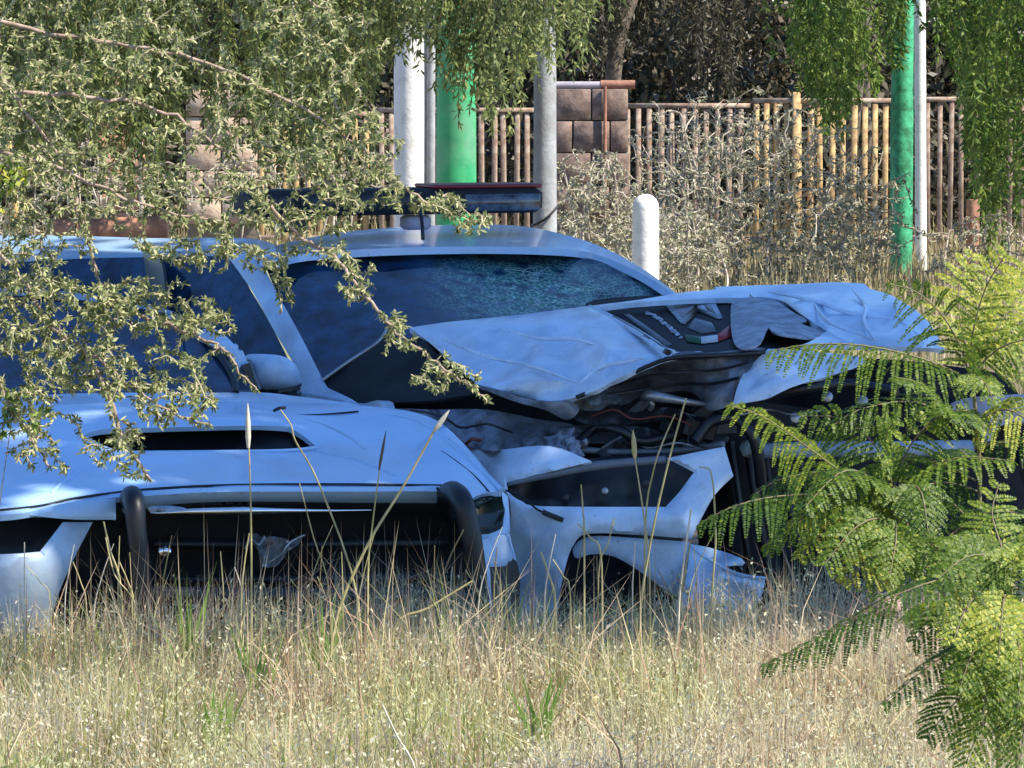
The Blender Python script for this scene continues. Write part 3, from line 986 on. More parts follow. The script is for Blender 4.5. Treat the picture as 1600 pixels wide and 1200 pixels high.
    for k, (o_, cY) in enumerate((([(896, 640), (960, 632), (1000, 640), (1050, 636), (1062, 650), (1000, 660), (930, 664), (900, 656)], 15.95), ([(880, 668), (940, 664), (1010, 668), (1030, 680), (960, 692), (900, 688)], 16.0),
                                 ([(1050, 650), (1110, 640), (1140, 650), (1138, 690), (1090, 700), (1060, 676)], 16.02), ([(950, 694), (1040, 690), (1060, 704), (1000, 716), (940, 716)], 15.9))):
        panel('crumpled_sheet', o_, [(o_[0][0], o_[0][1], cY), (o_[3][0], o_[3][1], cY + 0.08), (o_[-1][0], o_[-1][1], cY - 0.08)], (engine, inner, engine, engine)[k], A, crumple=0.06, cs=22, fold=0.05, fs=30, grid=6, seed=11 + k, k=2, thick=0.006, roll=0)
    m = MB()
    m.tube([P(1005, 622, 15.9), P(1015, 618, 15.86), P(1040, 622, 15.84), P(1075, 628, 15.86), P(1105, 632, 15.9)], [0.012, 0.022, 0.018, 0.012, 0.008], 8, smooth=4)
    m.tube([P(1012, 620, 15.87), P(1020, 632, 15.86), P(1016, 640, 15.88)], 0.008, 6, smooth=3)
    m.build('bent_bracket', alu, A, smooth=60)
    reservoir = mat('milky_plastic', (0.42, 0.44, 0.42), rough=0.5, scale=20)
    hosered = mat('red_connector', (0.16, 0.03, 0.02), rough=0.5)
    for nm, pts, r, mm in (('hose', [(905, 690), (930, 668), (968, 672), (1000, 690), (1050, 680)], 0.018, black), ('hose', [(1085, 690), (1110, 660), (1150, 655), (1180, 690), (1190, 760)], 0.022, black),
                           ('hose', [(1200, 620), (1260, 606), (1330, 600), (1400, 612)], 0.02, black), ('wire', [(925, 650), (960, 640), (990, 655), (1040, 650), (1080, 664)], 0.004, hosered),
                           ('wire', [(940, 700), (980, 680), (1010, 700), (1060, 692), (1100, 704)], 0.004, alu), ('wire', [(1060, 640), (1085, 660), (1075, 690), (1105, 700)], 0.0035, black),
                           ('wire', [(640, 640), (690, 650), (720, 668), (760, 662), (800, 676)], 0.005, black), ('wire', [(728, 694), (738, 686), (750, 688)], 0.007, hosered), ('wire', [(1150, 650), (1200, 640), (1240, 648), (1290, 640)], 0.004, alu),
                           ('bracket_bar', [(880, 700), (960, 706), (1060, 704), (1130, 694)], 0.012, greyplastic)):
        m = MB()
        m.tube([P(x, y, 15.86 + 0.06 * math.sin(i * 1.7 + x)) for i, (x, y) in enumerate(pts)], r, 7, smooth=4)
        m.build(nm, mm, A, smooth=60)
    m = MB()
    m.box(P(1088, 668, 15.98), 0.13, 0.10, 0.08, Matrix.Rotation(0.25, 3, 'Y') @ Matrix.Rotation(0.4, 3, 'Z'), bev=0.012)
    m.build('battery', black, A, smooth=40)
    m = MB()
    m.box(P(1172, 700, 16.0), 0.07, 0.08, 0.06, Matrix.Rotation(-0.4, 3, 'Y'), bev=0.015)
    m.build('fluid_reservoir', reservoir, A, smooth=40)
    for (x, y) in ((1290, 622), (1345, 628), (1240, 655)):
        m = MB()
        m.lathe(P(x, y, 16.05), [(0.006, 0), (0.02, 0.005), (0.02, 0.03), (0.01, 0.035)], 10, axis=(0.2, -1, 0.3))
        m.build('cap', alu, A, smooth=40)
    panel('torn_flange', [(1060, 690), (1075, 680), (1098, 684), (1102, 696), (1080, 700)], [(1060, 690, 16.0), (1098, 684, 16.02), (1080, 700, 15.96)], alu, A, crumple=0.03, cs=15, grid=5)
    panel('torn_flange', [(915, 622), (935, 610), (955, 614), (968, 624), (945, 630), (925, 632)], [(915, 622, 15.86), (955, 614, 15.9), (945, 630, 15.84)], inner, A, crumple=0.03, cs=15, grid=5)
    # radiator, fan shroud with ribs, bumper beam
    rad = panel('radiator', [(1140, 640), (1300, 640), (1520, 640), (1580, 700), (1600, 960), (1180, 960), (1150, 800)], [(1140, 640, 16.25), (1560, 700, 16.6), (1560, 960, 16.6), (1180, 960, 16.2)], blackm, A, thick=0.06, grid=20, crumple=0.03, cs=80)
    for k in range(5):
        m = MB()
        x = 1150 + k * 26
        m.tube([P(x - 8, 690, 16.12), P(x + 8, 800, 16.08), P(x + 28 + k * 4, 930, 16.1)], 0.012 + 0.006 * (k % 2), 6, smooth=3)
        m.build('shroud_rib', black, rad, smooth=60)
    m = MB()
    m.tube([P(1180, 705, 15.95), P(1290, 702, 15.9), P(1400, 702, 15.95), P(1515, 700, 16.15)], [0.028, 0.03, 0.03, 0.03], 10, smooth=4)
    m.build('bumper_beam', bluebeam, A, smooth=60)
    panel('dented_fender', [(1480, 640), (1500, 624), (1560, 618), (1600, 616), (1660, 622), (1660, 700), (1600, 660), (1560, 668), (1545, 690), (1520, 668), (1490, 660)],
          [(1480, 640, 16.3), (1560, 618, 16.4), (1660, 622, 16.7), (1600, 660, 16.45)], lilac, A, crumple=0.05, cs=30, grid=8, seed=3)
    # ---------------- near front fender with its empty headlight opening
    fen_ctrl = [(785, 765, 15.62), (925, 722, 15.6), (800, 698, 15.75), (1050, 793, 15.50), (1140, 720, 15.62), (1085, 835, 15.5), (840, 900, 15.58), (870, 980, 15.56), (640, 660, 16.35), (720, 690, 16.0)]
    panel('front_fender', [(560, 634), (640, 650), (700, 672), (760, 700), (790, 702), (790, 702), (860, 697), (925, 721), (925, 721), (860, 737), (792, 754), (792, 754), (796, 770), (815, 783), (850, 791), (1040, 792), (1040, 792),
                            (1062, 768), (1084, 738), (1084, 738), (1042, 716), (1042, 716), (1090, 706), (1132, 698), (1132, 698), (1146, 744), (1146, 744), (1118, 772), (1098, 806), (1080, 842), (1080, 842),
                            (1000, 836), (920, 834), (897, 850), (884, 884), (872, 945), (868, 1000), (868, 1000), (800, 1000), (760, 960), (720, 800), (640, 720), (580, 660)],
          fen_ctrl, paint_dent, A, thick=0.02, grid=7, k=4, roll=0.018, rollw=6, crumple=0.012, cs=50, extra=facets([(820, 830, .02), (850, 880, -.02), (810, 930, .025), (900, 815, -.015), (980, 815, .02), (1110, 735, .05), (1060, 805, -.02), (850, 715, .03)], (500, 600, 1250, 1050)))
    panel('bumper_cover', [(897, 853), (925, 838), (1000, 841), (1078, 847), (1078, 847), (1070, 890), (1062, 932), (1062, 932), (1040, 922), (1000, 893), (960, 870), (925, 866), (900, 872)],
          [(897, 853, 15.56), (1078, 847, 15.56), (1062, 932, 15.56), (960, 860, 15.54)], paint_dusty, A, grid=7, thick=0.02)
    hl = panel('headlight_housing', [(786, 752), (860, 732), (925, 716), (1045, 708), (1095, 735), (1062, 780), (1050, 800), (850, 800), (800, 786)],
               [(786, 752, 15.78), (925, 716, 15.82), (1095, 735, 15.76), (1050, 800, 15.72), (850, 800, 15.74)], black, A, thick=0.05, grid=10, crumple=0.02, cs=40)
    m = MB()
    m.tube([P(794, 757, 15.66), P(860, 741, 15.66), P(930, 728, 15.68), P(1040, 718, 15.7)], [0.006, 0.016, 0.018, 0.014], 8, smooth=4)
    m.build('headlight_rim', greyplastic, hl, smooth=60)
    for (x, y) in ((945, 768), (884, 778), (1010, 756)):
        m = MB()
        m.lathe(P(x, y, 15.74), [(0.004, 0), (0.012, 0.006), (0.012, 0.03), (0.002, 0.034)], 10, axis=(0, -1, 0.2))
        m.build('lamp_socket', alu if x == 945 else engine, hl, smooth=50)
    m = MB()
    m.tube([P(790, 766, 15.56), P(815, 776, 15.54), P(838, 795, 15.53), P(850, 801, 15.53)], 0.004, 6, smooth=4)
    m.tube([P(848, 800, 15.53), P(880, 813, 15.52)], 0.010, 6)
    m.build('hanging_cable', black, A, smooth=60)
    panel('wheel_arch_liner', [(880, 860), (960, 860), (1060, 930), (1060, 1010), (860, 1010)], [(880, 860, 15.8), (1060, 930, 15.8), (860, 1010, 15.75)], blackm, A, grid=16)
    # broken bumper corner on the ground side
    panel('broken_bumper', [(1078, 850), (1078, 850), (1110, 856), (1158, 872), (1160, 884), (1120, 884), (1150, 898), (1196, 902), (1196, 902), (1188, 936), (1160, 962), (1120, 990), (1060, 1000), (1050, 950), (1066, 930), (1074, 890)],
          [(1078, 850, 15.52), (1196, 902, 15.75), (1120, 990, 15.35), (1060, 1000, 15.42)], paint_dusty, A, thick=0.012, grid=6, k=2, crumple=0.03, cs=30, seed=6, extra=facets([(1095, 880, .06), (1120, 900, -.06), (1150, 930, .06), (1090, 930, -.05), (1120, 960, .05), (1175, 915, -.04)], (1000, 800, 1260, 1050)))
    m = MB()
    m.tube([P(1080, 853, 15.47), P(1104, 872, 15.44), P(1150, 896, 15.56), P(1196, 904, 15.7)], 0.006, 6, smooth=4)
    m.build('bumper_edge', paint, A, smooth=60)
    # wheels, mostly in the grass and behind the other car
    for (x, Y) in ((690, 16.6), (965, 16.05)):
        c = P(x, 900, Y)
        c.z = 0.34
        w = MB()
        axd = Vector((math.cos(math.radians(25)), math.sin(math.radians(25)), 0))
        w.lathe(c - axd * 0.11, [(0.20, 0), (0.31, 0.0), (0.34, 0.03), (0.34, 0.19), (0.31, 0.22), (0.20, 0.22)], 28, axis=axd)
        wh = w.build('wheel', rubber, A, smooth=40)
        w = MB()
        w.lathe(c - axd * 0.115, [(0.03, 0), (0.19, 0.01), (0.21, 0.05)], 20, axis=axd)
        w.build('rim', alu, wh, smooth=40)
    return A


car_behind()


# ================================================================== white car in front, hood scoop and push bar
def car_front():
    base = P(360, 800, 15.8)
    B = thing('police_car', 'white car in the tall grass with scooped hood, black push bar and missing grille', 'car', (base.x, base.y, 0.0))
    scoop = [(132, 680), (132, 680), (160, 671), (260, 668), (400, 665), (452, 667), (452, 667), (478, 684), (494, 698), (494, 698), (440, 703), (300, 705), (205, 706), (165, 697)]
    hc = [(-160, 660, 15.85), (-120, 770, 14.85), (60, 796, 14.72), (180, 776, 14.80), (330, 765, 14.88), (560, 764, 15.03), (700, 765, 15.16), (786, 768, 15.36),
          (100, 640, 15.9), (390, 642, 16.05), (560, 640, 16.15), (690, 664, 15.85), (740, 705, 15.6), (310, 690, 15.55), (500, 700, 15.6), (310, 740, 15.15), (620, 720, 15.5)]
    hood = panel('hood', [(-170, 668), (0, 640), (150, 630), (300, 628), (430, 628), (540, 632), (600, 637), (650, 645), (690, 662), (728, 697), (760, 735), (786, 768), (786, 768),
                          (760, 770), (745, 775), (735, 782), (735, 782), (700, 765), (560, 764), (330, 766), (240, 770), (180, 777), (110, 786), (60, 798), (-20, 806), (-170, 800)],
                 hc, paint, B, thick=0.02, holes=[scoop], grid=8, roll=0.016, rollw=7, crumple=0.008, cs=120,
                 extra=lambda q: -0.05 * np.exp(-((q[:, 1] - 655) / 12) ** 2) * np.exp(-((q[:, 0] - 310) / 150) ** 4))
    panel('hood_scoop', [(120, 675), (260, 660), (460, 660), (505, 700), (440, 712), (200, 714), (140, 700)], [(120, 675, 15.75), (460, 660, 15.95), (505, 700, 15.85), (200, 714, 15.7), (310, 690, 15.85)],
          black, hood, thick=0.01, grid=14, roll=0)
    m = MB()
    m.tube([P(206, 707, 15.42), P(300, 706, 15.45), P(440, 704, 15.5), P(493, 699, 15.58)], 0.006, 6, smooth=4)
    m.build('scoop_edge', paint, hood, smooth=60)
    # seams between hood, fender and cowl, following the hood's own surface
    hf = tps(hc)
    def H_(x, y, d=0.0):
        return P(x, y, float(hf(np.array([[x, y]], float))[0]) - d)
    for nm, pts, r, mm, d in (('washer_seam', [(388, 647), (440, 649), (500, 648), (560, 643)], 0.004, black, 0.0),
                              ('hood_crease', [(455, 652), (500, 662), (540, 680), (570, 702)], 0.004, paint_dusty, -0.002),
                              ('fender_crest', [(600, 645), (648, 655), (690, 680), (730, 716), (762, 746), (783, 767)], 0.012, paint, -0.006),
                              ('fender_seam', [(690, 705), (715, 722), (742, 744), (764, 768)], 0.0028, black, 0.0),
                              ('hood_seam', [(-20, 799), (60, 791), (110, 780), (180, 770), (240, 764), (330, 759), (440, 757), (560, 757), (640, 758), (700, 759)], 0.0050, black, 0.004),
                              ('hood_crease', [(205, 712), (160, 722), (110, 745), (80, 770)], 0.006, paint, -0.003),
                              ('hood_crease', [(492, 704), (560, 720), (620, 745)], 0.006, paint, -0.003)):
        m = MB()
        m.tube([H_(x, y, d) for x, y in pts], r, 6, smooth=5)
        m.build(nm, mm, hood, smooth=60)
    # nose strip under the hood edge
    panel('hood_nose', [(192, 778), (192, 778), (330, 769), (560, 768), (700, 769), (735, 786), (735, 786), (640, 787), (330, 788), (245, 796), (210, 800), (192, 800)],
          [(192, 790, 14.80), (330, 778, 14.86), (560, 778, 15.0), (735, 786, 15.2)], paint, B, thick=0.02, grid=7, roll=0.012, rollw=5)
    panel('nose_underside', [(230, 792), (330, 788), (640, 787), (738, 788), (738, 800), (640, 800), (330, 800), (240, 806)], [(230, 792, 14.84), (640, 787, 15.1), (330, 806, 14.92), (738, 800, 15.25)], black, B, grid=8)
    panel('dented_strip', [(232, 792), (262, 790), (290, 794), (280, 800), (240, 802)], [(232, 792, 14.8), (290, 794, 14.8), (240, 802, 14.78)], paint_dusty, B, grid=5, crumple=0.02, cs=15)
    m = MB()
    m.tube([P(235, 802, 14.74), P(262, 801, 14.74), P(300, 799, 14.74), P(380, 798, 14.78), P(440, 798, 14.82), P(520, 798, 14.88), P(580, 797, 14.93)], [0.003, 0.004, 0.010, 0.013, 0.008, 0.004, 0.002], 10, smooth=5)
    m.build('chrome_strip', chrome, B, smooth=60)
    # radiator opening
    rad = panel('radiator_frame', [(60, 800), (200, 795), (700, 790), (760, 800), (800, 960), (760, 1010), (60, 1010), (40, 900)],
                [(60, 800, 15.2), (760, 800, 15.6), (760, 1010, 15.6), (60, 1010, 15.2)], blackm, B, thick=0.05, grid=20, crumple=0.05, cs=70)
    for (x0, y0, x1, y1, Y) in ((240, 850, 720, 846, 15.2), (230, 905, 730, 900, 15.15), (470, 800, 474, 960, 15.22)):
        m = MB()
        m.tube([P(x0, y0, Y), P((x0 + x1) / 2, (y0 + y1) / 2 + 3, Y + 0.08), P(x1, y1, Y + 0.25)], 0.018, 6, smooth=3)
        m.build('cross_brace', black, rad, smooth=60)
    panel('torn_bracket', [(392, 838), (402, 834), (412, 842), (430, 838), (455, 846), (470, 840), (466, 852), (448, 862), (430, 884), (408, 884), (404, 862)],
          [(392, 838, 15.0), (470, 840, 15.05), (430, 884, 14.98), (404, 862, 15.02)], alu, B, crumple=0.05, cs=18, grid=5, k=2, thick=0.005, roll=0, seed=3.3)
    m = MB()
    m.tube([P(384, 858, 14.95), P(392, 842, 14.94), P(404, 852, 14.95), P(414, 838, 14.96)], 0.006, 6, smooth=3)
    m.tube([P(420, 880, 14.96), P(440, 866, 14.95), P(452, 848, 14.97), P(476, 836, 15.0)], 0.005, 6, smooth=3)
    m.build('bent_wire', alu, B, smooth=60)
    m = MB()
    m.lathe(P(256, 862, 14.98), [(0.012, 0), (0.022, 0.01), (0.022, 0.03), (0.008, 0.04)], 12, axis=(0.2, -1, 0.3))
    m.build('tow_bolt', chrome, B, smooth=40)
    # push bar: two hoops and a low cross tube
    pb = thing('push_bar', '', '', (0, 0, 0))
    bpy.data.objects.remove(pb)
    m = MB()
    m.tube([P(700, 800, 15.30), P(697, 778, 15.18), P(708, 770, 15.02), P(722, 785, 14.92), P(732, 820, 14.90), P(742, 880, 14.90), P(752, 990, 14.92)],
           [0.036, 0.040, 0.041, 0.040, 0.037, 0.037, 0.037], 14, smooth=5)
    up = m.build('push_bar', barblack, B, smooth=60)
    m = MB()
    m.tube([P(212, 800, 14.95), P(204, 784, 14.84), P(206, 776, 14.70), P(210, 790, 14.62), P(214, 830, 14.60), P(220, 880, 14.60), P(228, 1000, 14.6)],
           [0.033, 0.036, 0.038, 0.036, 0.033, 0.033, 0.033], 14, smooth=5)
    m.build('push_bar_upright', barblack, up, smooth=60)
    m = MB()
    m.tube([P(215, 930, 14.64), P(480, 932, 14.7), P(748, 930, 14.92)], 0.03, 10, smooth=4)
    m.build('push_bar_tube', barblack, up, smooth=60)
    # right hand lamp and bumper corner
    panel('headlight', [(737, 786), (737, 786), (760, 776), (784, 772), (784, 772), (787, 800), (786, 824), (786, 824), (770, 832), (740, 836), (738, 836), (736, 810)],
          [(737, 786, 15.22), (784, 772, 15.42), (786, 824, 15.40), (738, 836, 15.2)], glass_h, B, thick=0.03, grid=6, roll=0.008, rollw=5)
    panel('headlight_frame', [(730, 792), (735, 784), (786, 768), (795, 790), (797, 828), (797, 828), (790, 836), (745, 846), (738, 842)], [(730, 792, 15.28), (786, 768, 15.44), (797, 828, 15.42), (738, 842, 15.26)], paint, B, thick=0.03, grid=7,
          holes=[[(740, 787), (783, 774), (785, 823), (742, 834)]], k=2)
    panel('headlight_bowl', [(730, 780), (790, 768), (792, 830), (736, 842)], [(730, 780, 15.4), (790, 768, 15.5), (736, 842, 15.4)], engine, B, grid=10)
    panel('bumper_corner', [(744, 846), (744, 846), (792, 834), (798, 840), (804, 876), (804, 876), (790, 884), (765, 886), (752, 884), (748, 866)],
          [(744, 846, 15.18), (792, 834, 15.36), (804, 876, 15.36), (752, 884, 15.16)], paint_dusty, B, thick=0.02, grid=6)
    panel('bumper_lower', [(752, 882), (765, 888), (768, 930), (778, 1000), (752, 1000), (750, 940)], [(752, 882, 15.14), (765, 888, 15.18), (778, 1000, 15.18)], paint_dusty, B, thick=0.02, grid=7)
    panel('fog_lamp_pocket', [(764, 884), (806, 876), (812, 940), (800, 1000), (774, 1000)], [(764, 884, 15.24), (806, 876, 15.36), (774, 1000, 15.22)], black, B, grid=8)
    m = MB()
    m.tube([P(792, 834, 15.36), P(800, 860, 15.37), P(806, 890, 15.38), P(808, 930, 15.38), P(806, 990, 15.38)], 0.007, 6, smooth=4)
    m.build('bumper_edge', paint, B, smooth=60)
    # left hand corner: fender tongue, empty lamp, slanted bumper arm
    panel('fender_tongue', [(38, 803), (38, 803), (70, 794), (120, 783), (181, 779), (181, 779), (181, 812), (181, 812), (120, 812), (70, 808)], [(38, 803, 14.70), (181, 779, 14.78), (181, 812, 14.76), (70, 808, 14.68)], paint, B, thick=0.02, grid=7, roll=0.01, rollw=5)
    panel('bumper_arm', [(98, 816), (98, 816), (145, 816), (145, 816), (112, 880), (86, 945), (78, 1000), (78, 1000), (-140, 1000), (-140, 866), (-140, 866), (0, 866), (62, 862), (62, 862), (78, 842)],
          [(98, 816, 14.72), (145, 816, 14.80), (62, 862, 14.62), (86, 945, 14.66), (-140, 866, 14.75), (-140, 1000, 14.75)], paint_dusty, B, thick=0.025, grid=9, roll=0.014, rollw=6)
    panel('headlight_housing', [(-140, 800), (60, 802), (180, 812), (110, 822), (70, 870), (-140, 872)], [(-140, 800, 14.95), (180, 812, 14.95), (70, 870, 14.85), (-140, 872, 14.9)], black, B, grid=14, thick=0.03)
    panel('front_fender', [(-170, 668), (-168, 800), (-140, 870), (-150, 1000), (-420, 990), (-640, 930), (-660, 700), (-420, 640)], [(-170, 668, 15.8), (-150, 900, 14.85), (-420, 800, 15.5), (-660, 800, 16.4), (-420, 640, 16.2)], paint, B, grid=26, thick=0.02)
    # screen, pillar, roof
    panel('windshield', [(-330, 600), (-200, 612), (60, 616), (250, 614), (366, 612), (366, 612), (362, 590), (340, 555), (305, 520), (255, 496), (60, 470), (-200, 468)],
          [(-330, 600, 16.1), (60, 616, 16.12), (366, 612, 16.3), (305, 520, 16.75), (60, 470, 16.95), (-200, 468, 16.85)], glass_s, B, thick=0.006, grid=18, roll=0)
    m = MB()
    m.tube([P(368, 614, 16.3), P(364, 590, 16.4), P(342, 555, 16.56), P(306, 519, 16.76), P(255, 494, 16.9), P(60, 468, 16.97), P(-200, 466, 16.88)], 0.014, 8, smooth=5)
    m.build('windshield_frame', black, B, smooth=60)
    panel('side_mirror', [(304, 528), (318, 514), (335, 514), (356, 528), (372, 548), (377, 566), (370, 578), (360, 562), (340, 545)], [(304, 528, 16.7), (335, 514, 16.66), (377, 566, 16.55), (340, 545, 16.55)],
          paint_dusty, B, thick=0.07, grid=6, roll=0.02, rollw=8)
    panel('roof', [(-220, 466), (60, 466), (255, 490), (300, 510), (250, 480), (60, 452), (-220, 450)], [(-220, 466, 16.9), (255, 490, 16.9), (60, 452, 17.4), (-220, 450, 17.4)], paint, B, grid=12, thick=0.03)
    panel('cowl', [(-250, 640), (-200, 612), (60, 615), (366, 612), (470, 620), (560, 634), (430, 634), (150, 636)], [(-250, 640, 16.0), (60, 615, 16.13), (366, 612, 16.3), (560, 634, 16.3), (150, 636, 16.0)], paint_dusty, B, grid=10, thick=0.02)
    m = MB()
    m.tube([P(428, 642, 15.93), P(436, 638, 15.92), P(446, 637, 15.93)], 0.006, 6, smooth=3)
    m.build('washer_jet', black, B, smooth=60)
    # hidden rest of the shell
    Rz = Matrix.Rotation(math.radians(17), 3, 'Z')
    c0 = Vector((base.x - 0.55, base.y + 0.9, 0))
    m = MB()
    m.box(c0 + Vector((0, 0, 0.45)), 1.7, 2.0, 0.5, Rz, bev=0.06)
    m.build('floor_pan', blackm, B)
    m = MB()
    for s in (-0.4, 0.25):
        m.lathe(c0 + Rz @ Vector((s, 0.5, 0.5)), [(0.2, 0), (0.22, 0.2), (0.2, 0.4), (0.1, 0.48), (0.11, 0.56), (0.05, 0.62)], 14)
    m.build('seat', seatmat, B, smooth=60)
    for (x, Y) in ((-150, 15.5), (650, 15.95)):
        c = P(x, 900, Y)
        c.z = 0.33
        w = MB()
        axd = Vector((math.cos(math.radians(17)), math.sin(math.radians(17)), 0))
        w.lathe(c - axd * 0.11, [(0.20, 0), (0.31, 0.0), (0.33, 0.03), (0.33, 0.19), (0.31, 0.22), (0.20, 0.22)], 28, axis=axd)
        wh = w.build('wheel', rubber, B, smooth=40)
        w = MB()
        w.lathe(c - axd * 0.115, [(0.03, 0), (0.19, 0.01), (0.21, 0.05)], 20, axis=axd)
        w.build('rim', alu, wh, smooth=40)


car_front()


# ================================================================== posts and poles
def post(name, label, cat, x0, x1, ytop, Y, m, rtop=1.0, lean=0.0, dome=False, group=None):
    r = (x1 - x0) / 2 * Y / F
    c = P((x0 + x1) / 2, 300, Y)
    top = P(0, ytop, Y).z if ytop is not None else 3.6
    t = thing(name, label, cat, (c.x, Y, 0), group)
    mb = MB()
    prof = []
    n = 14
    hs = np.linspace(-0.05, top - (r if dome else 0), n)
    pts = [Vector((c.x + lean * h, Y, h)) for h in hs]
    rr = [r * (1 + (rtop - 1) * i / (n - 1)) * (1 + RNG.uniform(-0.025, 0.025)) for i in range(n)]
    if dome:
        for a in (0.35, 0.7, 1.05, 1.4):
            pts.append(Vector((c.x + lean * top, Y, top - r + r * math.sin(a))))
            rr.append(r * math.cos(a))
    mb.tube(pts, rr, 20)
    mb.build('shaft', m, t, smooth=50)
    return t


t = post('post', 'whitewashed post with a grey left half, left of the thick green post', 'post', 616, 668, None, 27.5, whitepost)
m = MB(); c = P(672, 300, 27.45); m.tube([(c.x, 27.45, -0.05), (c.x + 0.01, 27.45, 3.4)], 0.028, 8); m.build('conduit', concrete, t, smooth=60)
t = post('post', 'thick bright green post rising behind the light bar', 'post', 682, 744, None, 28.0, greenpost)
t = post('utility_pole', 'grey concrete pole just right of the light bar', 'pole', 831, 872, None, 25.0, concrete, rtop=0.72)
m = MB(); c = P(852, 345, 24.9)
m.tube([P(872, 322, 24.92), P(855, 340, 24.88), P(838, 350, 24.9), P(830, 352, 24.95)], 0.008, 6, smooth=4)
m.build('wire', black, t, smooth=60)
t = post('bollard', 'short white round-topped bollard standing behind the windshield', 'bollard', 988, 1030, 303, 24.0, whitepost, dome=True)
t = post('post', 'slim worn green post in front of the yellow fence', 'post', 1391, 1426, None, 39.0, greenpost2)
t = post('post', 'thin white post just right of the slim green post', 'post', 1431, 1449, None, 39.6, whitepost, lean=-0.012)
m = MB(); c = P(1470, 300, 40.2)
t = post('post', 'short brick-red stump beside the shaded fence', 'post', 1510, 1530, 312, 39.5, terracotta)
t = thing('pipe', 'yellow bent pipe at the left edge above the cars', 'pipe', tuple(P(15, 300, 26.0) * 1.0))
m = MB()
m.tube([P(-10, 60, 26), P(0, 118, 26), P(14, 140, 26), P(16, 160, 26), P(6, 178, 26), P(8, 205, 26), P(16, 250, 26), P(24, 340, 26), P(26, 560, 26)], 0.022, 10, smooth=5)
m.build('tube', yellowp, t, smooth=60)


# ================================================================== fence
def fence(x0, x1, Y, ytop, step, label, m, w=6.5, post_x=None, ybot=None):
    a = P(x0, ytop, Y)
    b = P(x1, ytop, Y)
    t = thing('picket_fence', label, 'fence', ((a.x + b.x) / 2, Y, 0), 'steel picket fence panels')
    top = a.z
    mb = MB()
    mb.box(((a.x + b.x) / 2, Y, top), b.x - a.x, 0.045, 0.045)
    mb.build('top_rail', greyrust, t)
    mb = MB()
    mb.box(((a.x + b.x) / 2, Y, 0.16), b.x - a.x, 0.045, 0.045)
    mb.build('bottom_rail', greyrust, t)
    pw = w * Y / F
    me = None
    n = int((x1 - x0) / step)
    for i in range(n + 1):
        x = P(x0 + 6 + i * step, 0, Y).x + RNG.uniform(-0.006, 0.006)
        if x > b.x: break
        if me is None:
            mb = MB()
            mb.box((0, 0, (top - 0.025) / 2), pw, pw * 0.8, top - 0.03, bev=pw * 0.12)
            o = mb.build('picket', m, None)
            me = o
            o.parent = t
            o.location = (x - t.location.x, 0, 0)
        else:
            o = me.copy()
            link(o)
            o.location = (x - t.location.x, RNG.uniform(-0.01, 0.01), 0)
            o.rotation_euler = (0, RNG.uniform(-0.012, 0.012), RNG.uniform(-0.3, 0.3))
    if post_x:
        mb = MB()
        c = P(post_x, 0, Y - 0.05)
        mb.box((c.x, Y - 0.06, (top + 0.08) / 2), 0.075, 0.07, top + 0.08, bev=0.01)
        mb.build('fence_post', yellowrust, t)
    return t


fence(975, 1172, 42.0, 165, 17.5, 'grey rusty fence panel between the block pier and the yellow fence', greyrust, w=8)
fence(1176, 1392, 42.2, 157, 17.0, 'yellow flaking fence panel left of the slim green post', yellowrust, w=8.5, post_x=1245)
fence(1396, 1520, 42.4, 155, 17.0, 'shaded rusty fence panel right of the thin white post', greyrust, w=7.5)
fence(590, 835, 42.1, 172, 17.5, 'dark rusty fence panel seen between the white post and the grey pole', greyrust, w=8)
fence(330, 586, 42.3, 178, 18.0, 'ochre fence panel glimpsed through the leaves left of the white post', yellowrust, w=8)
fence(1524, 1760, 42.4, 158, 17.0, 'shaded fence panel behind the drooping leaves at the right edge', greyrust, w=7.5)


# block pier with pipe
def block_wall(name, label, x0, x1, ytop, Y, rows, cols, hrow, mblock):
    a, b = P(x0, ytop, Y), P(x1, ytop, Y)
    t = thing(name, label, 'wall', ((a.x + b.x) / 2, Y, 0))
    top = a.z
    W = b.x - a.x
    mb = MB()
    mb.box(((a.x + b.x) / 2, Y + 0.09, top / 2 - 0.01), W - 0.02, 0.15, top - 0.03)
    core = mb.build('core', mortar, t)
    hh = hrow * Y / F
    for r in range(rows):
        z = top - hh * (r + 0.5)
        n = cols + (r % 2)
        bw = W / cols
        for c in range(n):
            xa = a.x + (c - 0.5 * (r % 2)) * bw
            xb = xa + bw
            xa, xb = max(xa, a.x), min(xb, b.x)
            if xb - xa < 0.05: continue
            mb = MB()
            mb.box(((xa + xb) / 2, Y + RNG.uniform(-0.008, 0.008), z), xb - xa - 0.014, 0.14, hh - 0.012, Matrix.Rotation(RNG.uniform(-0.015, 0.015), 3, 'Y'), bev=0.005)
            mb.build('block', mblock, core)
    return t, a, b, top


t, a, b, top = block_wall('block_wall', 'brown block pier with a pipe along its top, right of the grey pole', 866, 982, 138, 41.0, 4, 2, 50, block_m)
m = MB(); m.tube([(a.x - 0.05, 40.98, top + 0.03), (a.x + 0.44, 40.98, top + 0.03)], 0.035, 12); m.build('pipe', lilac, t, smooth=60)
m = MB(); m.tube([(a.x + 0.43, 40.98, top + 0.035), (b.x + 0.06, 40.98, top + 0.035)], 0.042, 12); m.build('clay_pipe', terracotta, t, smooth=60)
m = MB(); m.tube([(a.x + 0.47, 40.9, top + 0.02), (a.x + 0.47, 40.9, 0)], 0.016, 8); m.build('drain_pipe', terracotta, t, smooth=60)
beige = mat('beige_block', (0.56, 0.43, 0.32), rough=0.95, base2=(0.38, 0.26, 0.18), scale=10, bump=0.6)
block_wall('block_wall', 'beige block wall glimpsed through the fine leaves on the left', 290, 402, 140, 40.0, 5, 2, 42, beige)
